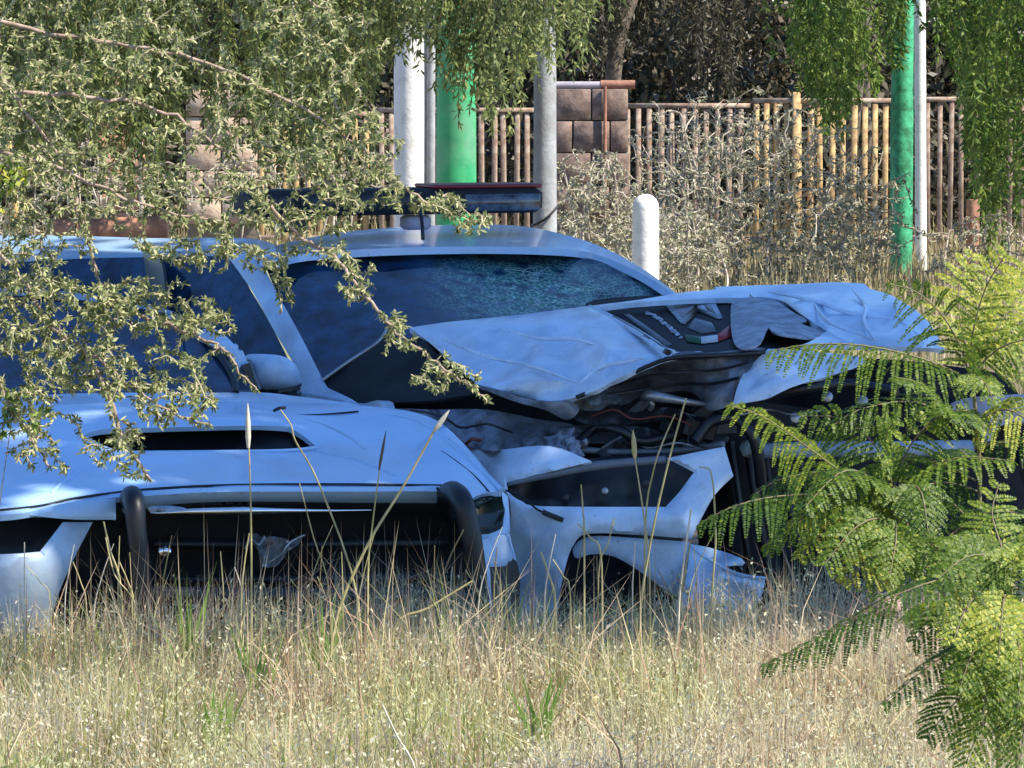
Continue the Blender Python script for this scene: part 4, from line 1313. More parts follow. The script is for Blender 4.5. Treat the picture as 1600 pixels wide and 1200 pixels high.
orange = mat('orange_brick', (0.52, 0.32, 0.21), rough=0.95, base2=(0.36, 0.15, 0.08), scale=12, bump=0.5)
block_wall('brick_wall', 'orange brick stub high behind the leaves on the left', 150, 226, 120, 40.5, 9, 2, 30, orange)
# white painted stone and short white stake behind the leaves
for (x, y, Y, r, lab) in ((220, 207, 36, 10, 'small round white knob on a stake behind the leaves'),):
    c = P(x, y, Y)
    t = thing('stake', lab, 'stake', (c.x, Y, 0))
    m = MB()
    rr = r * Y / F
    m.lathe((c.x, Y, 0), [(rr * 0.5, c.z - rr), (rr, c.z - rr * 0.6), (rr, c.z + rr * 0.4), (rr * 0.5, c.z + rr)], 12)
    m.build('knob', whitepost, t, smooth=50)
    m = MB()
    m.tube([(c.x, Y, 0), (c.x, Y, c.z - rr * 0.8)], rr * 0.35, 8)
    m.build('shaft', drytwig, t, smooth=50)
# orange clay pipe lying behind the roof on the left
t = thing('clay_pipe', 'orange clay pipe on two blocks behind the left part of the roof', 'pipe', tuple(P(190, 372, 23.0) - Vector((0, 0, P(190, 372, 23).z))))
m = MB()
m.tube([P(85, 362, 23.0), P(120, 360, 23.0), P(240, 355, 23.1), P(262, 354, 23.1)], [0.065, 0.06, 0.06, 0.07], 14)
m.build('pipe_body', terracotta, t, smooth=40)
m = MB()
for x in (115, 235):
    c = P(x, 378, 23.05)
    m.box((c.x, 23.05, (c.z - 0.03) / 2), 0.18, 0.2, c.z - 0.03, bev=0.02)
m.build('support_block', concrete, t)
# rounded pinkish stone near the seedling
t = thing('stone', 'pinkish rounded stone lying in the grass under the feathery sapling', 'stone', tuple(P(1382, 925, 14.6)))
m = MB()
c = P(1382, 930, 14.6)
V = []
m.lathe(c - Vector((0, 0, 0.07)), [(0.03, 0), (0.055, 0.02), (0.06, 0.04), (0.045, 0.065), (0.02, 0.075)], 14)
pink = mat('pink_stone', (0.45, 0.30, 0.26), rough=0.9, base2=(0.30, 0.20, 0.17), scale=18, bump=0.5)
m.build('stone_body', pink, t, smooth=70)


# ================================================================== trees
def clump_crown(n_clumps, center, radii, per, csize):
    """points in clumps through an ellipsoid"""
    cc = rdir(n_clumps) * (NR.rand(n_clumps, 1) ** 0.4) * np.array(radii) + np.array(center)
    pts = np.repeat(cc, per, 0) + NR.normal(size=(n_clumps * per, 3)) * csize
    return cc, pts


def big_tree(name, label, loc, trunk_h, center, radii, n_clumps, per, csize, leaf, lw, m, group=None, tr=0.16, limbs=6, cm=None):
    t = thing(name, label, 'tree', loc, group)
    L = Vector(loc)
    top = Vector(center) - Vector((0, 0, radii[2] * 0.4))
    mb = MB()
    mid = (L + top) / 2 + Vector((RNG.uniform(-0.2, 0.2), RNG.uniform(-0.2, 0.2), 0))
    mb.tube([L - Vector((0, 0, 0.1)), L + (mid - L) * 0.5, mid, top], [tr * 1.25, tr, tr * 0.8, tr * 0.5], 10, smooth=4)
    trunk = mb.build('trunk', bark, t, smooth=60)
    cc, pts = clump_crown(n_clumps, center, radii, per, csize)
    br = []
    for i in range(limbs):
        tgt = cc[i]
        s = np.array(mid) * 0.5 + np.array(top) * 0.5
        p = np.linspace(0, 1, 7)[:, None]
        q = s * (1 - p) + tgt * p
        q[1:-1] += NR.normal(size=(5, 3)) * 0.06
        br.append(q)
    tubes('limb', br, tr * 0.45, tr * 0.1, bark, t, n=6, kind='stuff')
    n = len(pts)
    D = rdir(n) + np.array([0, 0, -0.5])
    leaves('crown', pts, D, rdir(n) + np.array([0.3, -0.2, 0.8]), leaf * (0.6 + 0.8 * NR.rand(n)), lw * (0.6 + 0.8 * NR.rand(n)), m, t)
    return t


# the tree that shades both cars: it stands to the right, outside the frame
tt = 9.6
cc = Vector((0.0, 16.82, 0.85)) + SUN * tt
big_tree('shade_tree', 'broad leafy tree standing right of the wrecked cars and shading them', (cc.x + 0.6, cc.y + 0.3, 0), 4, (cc.x, cc.y, cc.z), (3.0, 2.6, 1.9), 220, 26, 0.26, 0.30, 0.2, lf_shade, tr=0.22)

# dark trees behind the fence
k = 0
where = ['at the far left behind the fine-leaved branches', 'behind the orange brick stub', 'behind the ochre fence panel and the white post', 'behind the grey pole and the block pier',
         'behind the grey rusty fence panel', 'behind the slim green post', 'at the far right behind the shaded fence']
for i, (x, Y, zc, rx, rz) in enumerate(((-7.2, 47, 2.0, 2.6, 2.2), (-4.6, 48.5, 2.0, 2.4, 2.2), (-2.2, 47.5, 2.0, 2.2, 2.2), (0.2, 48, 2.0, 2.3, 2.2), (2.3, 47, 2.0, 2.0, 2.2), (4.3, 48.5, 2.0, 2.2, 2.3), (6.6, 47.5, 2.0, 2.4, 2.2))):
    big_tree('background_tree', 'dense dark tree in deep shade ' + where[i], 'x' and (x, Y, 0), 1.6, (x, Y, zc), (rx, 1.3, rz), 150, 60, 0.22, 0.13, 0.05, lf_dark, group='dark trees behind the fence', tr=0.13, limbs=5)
# undergrowth in their shade and the wood beyond, each one mass
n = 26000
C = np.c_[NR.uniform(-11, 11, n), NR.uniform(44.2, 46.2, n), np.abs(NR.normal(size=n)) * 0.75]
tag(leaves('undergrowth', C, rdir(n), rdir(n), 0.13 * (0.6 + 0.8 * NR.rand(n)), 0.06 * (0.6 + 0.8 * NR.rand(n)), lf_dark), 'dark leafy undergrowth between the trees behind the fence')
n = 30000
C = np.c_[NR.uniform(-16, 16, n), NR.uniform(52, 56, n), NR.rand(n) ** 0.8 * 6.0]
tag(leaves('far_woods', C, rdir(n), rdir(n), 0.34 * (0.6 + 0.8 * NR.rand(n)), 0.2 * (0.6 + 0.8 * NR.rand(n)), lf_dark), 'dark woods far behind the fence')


# trees with hanging strands
def weeping(name, label, loc, xr, Y0, Y1, ybot, count, m, leaf=0.055, lw=0.014, dens=80, ztop=2.9, crown_n=40, spread=0.5):
    t = thing(name, label, 'tree', loc)
    L = Vector(loc)
    xa, xb = P(xr[0], 0, (Y0 + Y1) / 2).x, P(xr[1], 0, (Y0 + Y1) / 2).x
    top = Vector(((xa + xb) / 2, (Y0 + Y1) / 2, 3.5))
    mb = MB()
    mb.tube([L - Vector((0, 0, 0.1)), L + Vector((0.0, 0, 1.6)), L * 0.75 + top * 0.25 + Vector((0, 0, 1.6)), top], [0.09, 0.085, 0.07, 0.05], 10, smooth=4)
    mb.build('trunk', bark, t, smooth=60)
    strands = []
    for i in range(count):
        if i % 9 == 0:
            gx, gY, gb = NR.uniform(xa, xb), NR.uniform(Y0, Y1), NR.normal() * 38 - 8
        x = gx + NR.normal() * 0.09
        Y = gY + NR.normal() * 0.12
        px = x * F / Y + 800
        yb = ybot(px) + gb + NR.normal() * 16
        zb = P(px, yb, Y).z
        zt = ztop + NR.uniform(-0.2, 0.5)
        if zb > zt - 0.1: continue
        L_ = zt - zb
        n = max(5, int(L_ / 0.06))
        s = np.linspace(0, 1, n)[:, None]
        dx, dy = NR.normal() * 0.4 * spread, NR.normal() * 0.2 * spread
        p = np.c_[x - dx + dx * np.sqrt(s) + 0.02 * np.sin(s * 9 + i), Y - dy + dy * np.sqrt(s), zt - L_ * s]
        strands.append(p)
    tubes('strand', strands, 0.004, 0.0015, greenstem, t, n=3)
    C, D, Nn, Ln, W = leaf_on_twigs(strands, dens, leaf, lw, frac=0.0, droop=0.45, spread=1.1)
    rr = np.clip(NR.rand(len(C)) * 0.7 + 0.3 * np.array([mnoise.noise((c[0] * 3, c[1] * 3, c[2] * 2)) + 0.5 for c in C]), 0, 1)
    leaves('foliage', C, D, Nn, Ln, W, m, t, rnd=rr)
    # limbs overhead
    br = []
    for i in range(8):
        s0 = np.array(top)
        e = np.array([NR.uniform(xa, xb), NR.uniform(Y0, Y1), ztop + 0.4])
        q = np.linspace(0, 1, 6)[:, None]
        br.append(s0 * (1 - q) + e * q + np.c_[np.zeros(6), np.zeros(6), 0.4 * np.sin(q[:, 0] * math.pi)])
    tubes('limb', br, 0.035, 0.012, bark, t, n=6)
    return t


def yb1(px):
    return np.interp(px, [0, 150, 300, 420, 520, 600, 640, 690, 740, 800, 830, 880, 930], [225, 215, 195, 225, 235, 75, 45, 80, 150, 165, 70, 95, 40])


weeping('weeping_tree', 'weeping pepper tree with hanging strands in front of the green and white posts', (-3.0, 24.5, 0), (-120, 930), 22.0, 24.6, yb1, 760, lf_pep)
weeping('weeping_tree', 'bright green drooping tree around the slim green post', (3.63, 41.0, 0), (1245, 1400), 36.0, 38.6, lambda x: np.interp(x, [1245, 1300, 1340, 1400], [90, 165, 120, 60]), 85, lf_pepr, dens=75, leaf=0.085, lw=0.022)
weeping('weeping_tree', 'dark green drooping tree at the right edge behind the sapling', (5.6, 36.5, 0), (1470, 1720), 34.5, 37.5, lambda x: np.interp(x, [1470, 1520, 1560, 1720], [60, 240, 330, 360]), 130, lf_pepr, dens=65, leaf=0.085, lw=0.024)
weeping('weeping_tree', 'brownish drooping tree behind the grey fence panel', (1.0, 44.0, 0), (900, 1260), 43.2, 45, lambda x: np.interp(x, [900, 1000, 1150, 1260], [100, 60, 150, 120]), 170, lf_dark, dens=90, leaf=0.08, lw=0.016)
# dark trunks seen right of the grey fence
for (x0, x1, Y, lean, lab) in ((1310, 1338, 44.5, 0.10, 'dark leaning trunk left of the slim green post'), (1362, 1378, 44.8, -0.05, 'thin dark trunk beside the slim green post')):
    c0 = P(x0, 400, Y)
    t = thing('tree', lab, 'tree', (c0.x, Y, 0))
    m = MB()
    r = (x1 - x0) / 2 * Y / F
    m.tube([(c0.x, Y, -0.05), (c0.x + lean * 1.5, Y, 1.5), (c0.x + lean * 3.2, Y, 3.2)], [r * 1.1, r, r * 0.8], 9, smooth=4)
    m.build('trunk', bark, t, smooth=60)
    _, pts = clump_crown(50, (c0.x + lean * 3, Y, 3.6), (0.9, 0.8, 0.8), 40, 0.15)
    n = len(pts)
    leaves('crown', pts, rdir(n), rdir(n), 0.1 * (0.6 + NR.rand(n)), 0.03 * np.ones(n), lf_dark, t)


# ================================================================== fine-leaved tree in the left foreground
def mesquite():
    Y = 13.3
    base = (-3.3, 13.0, 0)
    t = thing('mesquite_tree', 'fine-leaved grey-green tree whose branches hang over the white car from the left', 'tree', base)
    m = MB()
    hub = P(-260, -60, 13.2)
    m.tube([Vector(base) - Vector((0, 0, 0.1)), Vector((-3.25, 13.05, 0.9)), Vector((-2.9, 13.15, 1.7)), hub], [0.11, 0.09, 0.07, 0.045], 10, smooth=5)
    m.build('trunk', bark, t, smooth=60)
    limbs_px = [
        [(-260, -60, 13.2), (-100, 40, 13.3), (10, 140, 13.35), (70, 215, 13.4), (110, 280, 13.4), (75, 350, 13.35), (45, 440, 13.3)],
        [(110, 280, 13.4), (125, 340, 13.4), (150, 420, 13.4), (160, 470, 13.4)],
        [(10, 140, 13.35), (120, 150, 13.5), (230, 165, 13.6), (330, 220, 13.6), (380, 270, 13.6), (400, 305, 13.55)],
        [(-260, -60, 13.2), (-60, 20, 13.6), (130, 60, 13.7), (300, 90, 13.75), (450, 160, 13.7), (560, 230, 13.7), (640, 300, 13.6), (710, 335, 13.6), (760, 350, 13.6)],
        [(380, 270, 13.6), (420, 320, 13.5), (470, 370, 13.5), (520, 400, 13.45), (560, 450, 13.4), (610, 510, 13.4), (680, 565, 13.4), (730, 600, 13.35), (765, 625, 13.35)],
        [(-260, -60, 13.2), (-200, 200, 13.1), (-80, 330, 13.1), (20, 420, 13.1), (80, 510, 13.1), (130, 545, 13.1), (200, 600, 13.1), (260, 640, 13.1), (330, 665, 13.1)],
        [(160, 470, 13.4), (240, 500, 13.3), (320, 530, 13.25), (360, 560, 13.2), (400, 610, 13.2)],
        [(-80, 330, 13.1), (-30, 520, 13.0), (0, 600, 13.0), (30, 660, 13.0), (80, 730, 13.0)],
        [(130, 545, 13.1), (170, 620, 13.05), (190, 680, 13.05), (215, 720, 13.0), (235, 750, 13.0)],
        [(-60, 20, 13.6), (60, -20, 13.8), (250, -30, 13.9), (420, -20, 13.9), (520, 20, 13.9)],
        [(-200, 200, 13.1), (-60, 230, 13.2), (60, 250, 13.2), (170, 300, 13.2), (260, 330, 13.2), (350, 345, 13.25)],
    ]
    sk = []
    for l in limbs_px:
        p = interp([P(*q) for q in l], 7)
        p[1:-1] += NR.normal(size=(len(p) - 2, 3)) * 0.004
        sk.append(p)
    for l in sk:
        tubes('branch', [l], 0.008, 0.003, twig, t, n=6, kind='thing')
    skel = np.concatenate(sk)
    # places the leaves fill, in patches: (cx, cy, rx, ry, Y, number)
    reg = [(100, 80, 200, 120, 13.6, 170), (330, 60, 200, 80, 13.9, 80), (60, 180, 100, 90, 13.4, 90), (270, 180, 150, 70, 13.6, 36), (450, 150, 120, 110, 13.75, 90), (560, 225, 70, 60, 13.7, 60),
           (130, 285, 170, 65, 13.3, 130), (330, 310, 120, 50, 13.4, 55), (60, 400, 100, 60, 13.25, 60), (300, 385, 110, 25, 13.35, 36), (80, 500, 120, 70, 13.15, 190), (230, 480, 100, 45, 13.25, 110), (310, 500, 60, 30, 13.25, 30),
           (200, 580, 120, 45, 13.15, 110), (270, 630, 70, 35, 13.1, 45), (40, 600, 80, 40, 13.0, 50), (70, 690, 70, 60, 13.0, 34), (190, 700, 40, 60, 13.02, 22), (480, 330, 100, 40, 13.55, 60), (560, 290, 70, 40, 13.6, 50), (500, 60, 110, 70, 13.9, 50), (400, 240, 100, 50, 13.6, 20),
           (670, 320, 60, 20, 13.6, 26), (740, 350, 40, 15, 13.6, 12), (530, 400, 30, 20, 13.45, 12), (560, 440, 30, 40, 13.42, 14), (440, 400, 40, 30, 13.5, 14), (620, 520, 30, 40, 13.4, 12), (700, 585, 60, 30, 13.38, 20),
           (340, 400, 80, 30, 13.4, 30), (440, 450, 30, 40, 13.45, 8), (-60, 300, 100, 300, 13.2, 200)]
    T = []
    for (cx, cy, rx, ry, Y, n) in reg:
        for i in range(int(n * 1.2)):
            a, r = NR.uniform(0, 2 * math.pi), math.sqrt(NR.rand())
            T.append(P(cx + rx * r * math.cos(a), cy + ry * r * math.sin(a), Y + NR.normal() * 0.12))
    tw = grow(skel, [tuple(p) for p in T], sag=0.06, step=0.025, jit=0.004)
    tubes('twigs', tw, 0.0027, 0.0012, twigpale, t, n=3)
    C, D, Nn, Ln, W = leaf_on_twigs(tw, 310, 0.0205, 0.0076, frac=0.0, droop=0.35)
    # small leaves also along the outer parts of the branches
    C2, D2, N2, L2, W2 = leaf_on_twigs([s for s in sk], 150, 0.019, 0.007, frac=0.35, droop=0.4)
    C, D, Nn, Ln, W = np.r_[C, C2], np.r_[D, D2], np.r_[Nn, N2], np.r_[Ln, L2], np.r_[W, W2]
    leaves('foliage', C, D, Nn, Ln, W * 0.95, lf_mesq, t, oval=True)
    print('mesquite twigs', len(tw), 'leaves', len(C))


mesquite()


# ================================================================== feathery saplings on the right
def sapling(label, stem, fronds, seed):
    rs = np.random.RandomState(seed)
    near = lambda q: P(q[0], q[1], q[2] * 0.885)          # they stand a good metre nearer than the first sketch
    b = near(stem[0])
    t = thing('sapling', label, 'sapling', (b.x, b.y, 0))
    m = MB()
    pts = [Vector((b.x, b.y, -0.03))] + [near(s) for s in stem]
    m.tube(pts, list(np.linspace(0.007, 0.0045, len(pts))), 7, smooth=4)
    m.build('stem', greenstem, t, smooth=60)
    tip = near(stem[-1])
    extra = []
    for q in range({3: 8, 4: 11, 5: 5}[seed]):
        a = rs.uniform(0, 2 * math.pi)
        L_ = rs.uniform(0.22, 0.46)
        s0 = tip.lerp(Vector((b.x, b.y, 0)), rs.uniform(0.0, 0.45))
        dirv = Vector((math.cos(a), math.sin(a) * 0.8, 0))
        rise = rs.uniform(0.05, 0.3)
        extra.append(([s0, s0 + dirv * L_ * 0.4 + Vector((0, 0, rise * L_)), s0 + dirv * L_ * 0.8 + Vector((0, 0, rise * L_ * 0.8)), s0 + dirv * L_ + Vector((0, 0, rise * L_ * 0.2))],
                      rs.uniform(0.075, 0.10), 0, (rs.uniform(-0.3, 0.3), -0.35, 0.9), rs.uniform(0.3, 0.8), rs.choice([0.05, 0.15, 0.3, 0.5, 0.75])))
    for (pp, Lp, npair, tilt, droop, tone) in list(fronds) + extra:  # low tone puts the shade on dark fronds into their leaf colour
        r = interp([q if isinstance(q, Vector) else near(q) for q in pp], 9)
        seg = np.r_[0, np.cumsum(np.linalg.norm(np.diff(r, axis=0), axis=1))]
        Lr = seg[-1]
        n = max(9, int(Lr / 0.031))
        s = np.linspace(0.10, 0.985, n) * Lr
        c = np.stack([np.interp(s, seg, r[:, k]) for k in range(3)], 1)
        tg = unit(np.stack([np.interp(np.minimum(s + 0.01, Lr), seg, r[:, k]) for k in range(3)], 1) - np.stack([np.interp(s - 0.01, seg, r[:, k]) for k in range(3)], 1))
        up = unit(np.array(tilt, float))
        side = unit(np.cross(tg, up))
        C, D, Nn, Ln, W, tw = [], [], [], [], [], []
        u = s / Lr
        prof = 1.04 * Lp * np.clip(np.sin(math.pi * (0.18 + 0.77 * u)) ** 0.75, 0.18, 1)
        for sg in (-1, 1):
            for i in range(n):
                d0 = side[i] * sg + tg[i] * (0.35 + 0.3 * u[i]) + rs.normal(size=3) * 0.07
                d0 = d0 / np.linalg.norm(d0)
                L = prof[i] * rs.uniform(0.85, 1.1)
                k = max(8, int(L / 0.0042))
                w = np.linspace(0.05, 1, k)[:, None]
                q = c[i] + d0 * L * w + np.array([0, 0, -1]) * droop * L * w ** 1.7
                tw.append(np.concatenate([c[i][None], q]))
                qt = unit(np.gradient(q, axis=0))
                nrm = unit(np.cross(qt, np.cross(up[None], qt)) + 1e-6)
                nrm = unit(up[None] - qt * (qt @ up)[:, None])
                sd = np.cross(qt, nrm)
                for s2 in (-1, 1):
                    C.append(q)
                    D.append(sd * s2 + qt * 0.55 + rs.normal(size=q.shape) * 0.12)
                    Nn.append(nrm + rs.normal(size=q.shape) * 0.2)
                    Ln.append(0.0138 * np.clip(1.1 - 0.75 * w[:, 0] ** 2.5, 0.3, 1) * rs.uniform(0.85, 1.15, k))
                    W.append(0.0066 * np.ones(k))
        C = np.concatenate(C)
        lf = leaves('frond', C, np.concatenate(D), np.concatenate(Nn), np.concatenate(Ln), np.concatenate(W), lf_fern, t,
                    rnd=np.clip(tone + rs.normal(size=len(C)) * 0.15 + rs.normal() * 0.1, 0, 1), kind='stuff', fold=0.1)
        tubes('rachis', [r[::3]], 0.0032, 0.0012, greenstem, lf, n=5, kind='thing')
    return t


UP = (0.0, -0.25, 0.95)
FACE = (0.1, -0.8, 0.6)
sapling('tall feathery sapling reaching up the right edge of the photo',
        [(1560, 1180, 12.9), (1545, 1000, 12.9), (1532, 860, 12.9), (1530, 720, 12.9), (1520, 600, 12.85), (1515, 560, 12.85)],
        [([(1510, 590, 12.85), (1440, 560, 12.75), (1350, 540, 12.7), (1270, 538, 12.7), (1205, 548, 12.7)], 0.135, 26, UP, 0.75, 0.45),
         ([(1515, 590, 12.85), (1500, 540, 12.8), (1470, 490, 12.75), (1430, 455, 12.75), (1392, 445, 12.75)], 0.12, 22, (-0.5, -0.5, 0.7), 0.5, 0.45),
         ([(1515, 580, 12.85), (1520, 520, 12.8), (1540, 450, 12.8), (1570, 400, 12.75)], 0.11, 18, FACE, 0.1, 0.6),
         ([(1515, 590, 12.85), (1560, 545, 12.8), (1620, 530, 12.75), (1690, 550, 12.75)], 0.10, 20, FACE, 0.4, 0.6),
         ([(1515, 575, 12.85), (1560, 520, 13.0), (1600, 470, 13.1), (1660, 450, 13.2)], 0.12, 18, FACE, 0.3, 0.7),
         ([(1518, 600, 12.85), (1525, 590, 12.7), (1540, 600, 12.6), (1552, 625, 12.55)], 0.06, 12, FACE, 0.4, 0.5),
         ([(1525, 640, 12.88), (1480, 640, 12.6), (1440, 600, 12.5), (1400, 590, 12.4)], 0.08, 18, UP, 0.6, 0.3),
         ([(1525, 660, 12.88), (1570, 640, 12.75), (1610, 660, 12.7), (1650, 700, 12.7)], 0.10, 18, FACE, 0.4, 0.75),
         ([(1515, 560, 12.85), (1500, 500, 12.9), (1500, 440, 13.0), (1520, 400, 13.05)], 0.09, 16, FACE, 0.15, 0.7),
         ([(1515, 570, 12.85), (1580, 480, 12.9), (1620, 420, 13.0), (1650, 370, 13.0)], 0.12, 18, FACE, 0.2, 0.65)], 3)
sapling('feathery sapling with long low fronds spread in front of the wrecked front end',
        [(1590, 1190, 12.9), (1545, 1080, 12.85), (1490, 960, 12.8), (1430, 850, 12.7), (1395, 760, 12.7)],
        [([(1390, 770, 12.7), (1320, 740, 12.6), (1250, 690, 12.55), (1190, 650, 12.5), (1140, 634, 12.5)], 0.125, 26, (-0.3, -0.45, 0.8), 0.55, 0.65),
         ([(1395, 765, 12.7), (1370, 700, 12.75), (1320, 655, 12.8), (1255, 650, 12.8)], 0.10, 20, FACE, 0.45, 0.6),
         ([(1395, 765, 12.7), (1420, 700, 12.7), (1460, 655, 12.7), (1500, 640, 12.7)], 0.09, 20, FACE, 0.4, 0.6),
         ([(1400, 800, 12.7), (1320, 775, 12.55), (1220, 775, 12.5), (1150, 790, 12.45), (1098, 815, 12.45)], 0.125, 28, UP, 0.75, 0.1),
         ([(1400, 780, 12.7), (1350, 740, 12.5), (1310, 740, 12.4), (1260, 790, 12.3)], 0.09, 18, UP, 0.5, 0.3),
         ([(1405, 830, 12.7), (1370, 810, 12.45), (1330, 830, 12.35), (1290, 880, 12.3)], 0.10, 18, FACE, 0.4, 0.6),
         ([(1408, 830, 12.7), (1400, 820, 12.45), (1400, 845, 12.3), (1390, 900, 12.2)], 0.09, 16, FACE, 0.3, 0.6),
         ([(1400, 790, 12.7), (1440, 740, 12.6), (1500, 715, 12.5), (1580, 720, 12.45)], 0.095, 22, UP, 0.6, 0.5),
         ([(1395, 765, 12.7), (1385, 715, 12.6), (1385, 680, 12.5), (1400, 655, 12.45)], 0.09, 16, FACE, 0.2, 0.55),
         ([(1400, 790, 12.7), (1420, 760, 12.5), (1440, 770, 12.4), (1450, 830, 12.3)], 0.09, 16, FACE, 0.5, 0.3),
         ([(1412, 880, 12.7), (1440, 850, 12.6), (1470, 860, 12.5), (1500, 910, 12.45)], 0.08, 16, FACE, 0.4, 0.5),
         ([(1412, 890, 12.7), (1380, 870, 12.6), (1350, 880, 12.5), (1320, 905, 12.45)], 0.08, 16, FACE, 0.4, 0.65)], 4)
sapling('low bushy feathery sapling in the bottom right corner',
        [(1590, 1120, 12.1), (1585, 1040, 12.1), (1580, 960, 12.1), (1580, 900, 12.1)],
        [([(1580, 920, 12.1), (1500, 900, 11.9), (1400, 930, 11.8), (1300, 985, 11.8), (1192, 1040, 11.8)], 0.105, 28, UP, 0.5, 0.0),
         ([(1582, 990, 12.1), (1530, 1000, 11.9), (1460, 1035, 11.8), (1382, 1098, 11.75)], 0.085, 24, UP, 0.5, 0.02),
         ([(1580, 900, 12.1), (1550, 870, 12.0), (1510, 870, 11.9), (1470, 900, 11.85)], 0.10, 18, FACE, 0.3, 0.6),
         ([(1580, 900, 12.1), (1590, 860, 12.0), (1610, 850, 11.9), (1640, 880, 11.9)], 0.11, 16, FACE, 0.3, 0.7),
         ([(1580, 930, 12.1), (1540, 920, 11.9), (1510, 950, 11.8), (1490, 1000, 11.7)], 0.10, 18, FACE, 0.35, 0.75),
         ([(1580, 940, 12.1), (1570, 930, 11.9), (1565, 970, 11.75), (1560, 1030, 11.7)], 0.10, 18, FACE, 0.3, 0.65),
         ([(1582, 980, 12.1), (1550, 985, 11.9), (1520, 1020, 11.75), (1500, 1075, 11.7)], 0.10, 18, FACE, 0.35, 0.7),
         ([(1585, 1000, 12.1), (1590, 1000, 11.9), (1595, 1040, 11.75), (1590, 1110, 11.7)], 0.10, 18, FACE, 0.3, 0.6),
         ([(1580, 910, 12.1), (1530, 860, 12.15), (1490, 850, 12.2), (1440, 870, 12.25)], 0.10, 18, FACE, 0.45, 0.5),
         ([(1580, 900, 12.1), (1560, 840, 12.2), (1550, 800, 12.3), (1560, 760, 12.35)], 0.10, 16, FACE, 0.2, 0.6),
         ([(1588, 1080, 12.1), (1550, 1070, 11.95), (1500, 1090, 11.85), (1450, 1150, 11.8)], 0.10, 18, FACE, 0.4, 0.4),
         ([(1588, 1090, 12.1), (1570, 1090, 11.95), (1540, 1120, 11.85), (1510, 1190, 11.8)], 0.10, 18, FACE, 0.4, 0.55),
         ([(1590, 1100, 12.1), (1600, 1100, 11.9), (1600, 1140, 11.8), (1590, 1210, 11.75)], 0.10, 18, FACE, 0.4, 0.45),
         ([(1590, 1050, 12.1), (1620, 1020, 11.9), (1650, 1040, 11.8), (1670, 1100, 11.75)], 0.10, 18, FACE, 0.4, 0.5),
         ([(1582, 960, 12.1), (1530, 950, 12.2), (1480, 960, 12.25), (1430, 1000, 12.3)], 0.10, 18, FACE, 0.45, 0.25),
         ([(1585, 1010, 12.1), (1555, 1040, 11.9), (1540, 1080, 11.8), (1535, 1140, 11.75)], 0.09, 16, FACE, 0.3, 0.5)], 5)


# ================================================================== dry bushes behind the cars
def dry_bush(label, cx, cy, rx, ry, Y, n, nl, leafm=None, seed=1):
    c = P(cx, cy + ry, Y)
    t = thing('dry_bush', label, 'bush', (c.x, Y, 0), 'dry twiggy bushes behind the cars')
    T = []
    sk = []
    for i in range(9):
        a = NR.uniform(-1, 1)
        e = P(cx + a * rx * 0.8, cy - ry * NR.uniform(0.2, 0.9), Y + NR.uniform(-0.5, 0.5))
        b0 = Vector((c.x + a * 0.35, Y + NR.uniform(-0.2, 0.2), -0.02))
        sk.append(interp([b0, (b0 + e) / 2 + Vector(NR.normal(size=3) * 0.08), e], 9))
    for i in range(n):
        a, r = NR.uniform(0, 2 * math.pi), math.sqrt(NR.rand())
        T.append(P(cx + rx * r * math.cos(a) * (1 + 0.25 * NR.normal()), min(cy + ry * r * math.sin(a) * (1 + 0.25 * NR.normal()), 445), Y + NR.normal() * 0.45))
    tw = grow(np.concatenate(sk), [tuple(p) for p in T], sag=0.05, step=0.06, jit=0.018, maxd=1.3)
    tubes('stem', sk, 0.014, 0.006, drytwig, t, n=5)
    tubes('twigs', tw, 0.0062, 0.0034, drytwig, t, n=3)
    C, D, Nn, Ln, W = leaf_on_twigs(tw, nl * 2.6, 0.034, 0.016, frac=0.1, droop=0.2)
    leaves('foliage', C, D, Nn, Ln, W, leafm or lf_bush, t)


dry_bush('dry brown thicket between the bollard and the slim green post', 1190, 330, 195, 135, 36.0, 1300, 26)
dry_bush('grey-green twiggy bush left of the white bollard', 930, 345, 75, 95, 34.0, 420, 30)
dry_bush('pale bare twigs standing against the grey fence panel', 1110, 225, 110, 70, 39.5, 260, 8)
dry_bush('low dry bush in front of the yellow fence', 1330, 380, 70, 65, 37.5, 420, 26)
dry_bush('leafy brown bush under the block pier', 1040, 395, 90, 65, 33.0, 520, 30)
dry_bush('dry bush at the far right behind the tall sapling', 1540, 400, 90, 60, 36.0, 200, 22)
dry_bush('dry brush behind the roof on the left', 470, 290, 160, 60, 33.0, 260, 22)
dry_bush('dry brush at the far left behind the roof', 90, 300, 160, 80, 32.0, 320, 22)


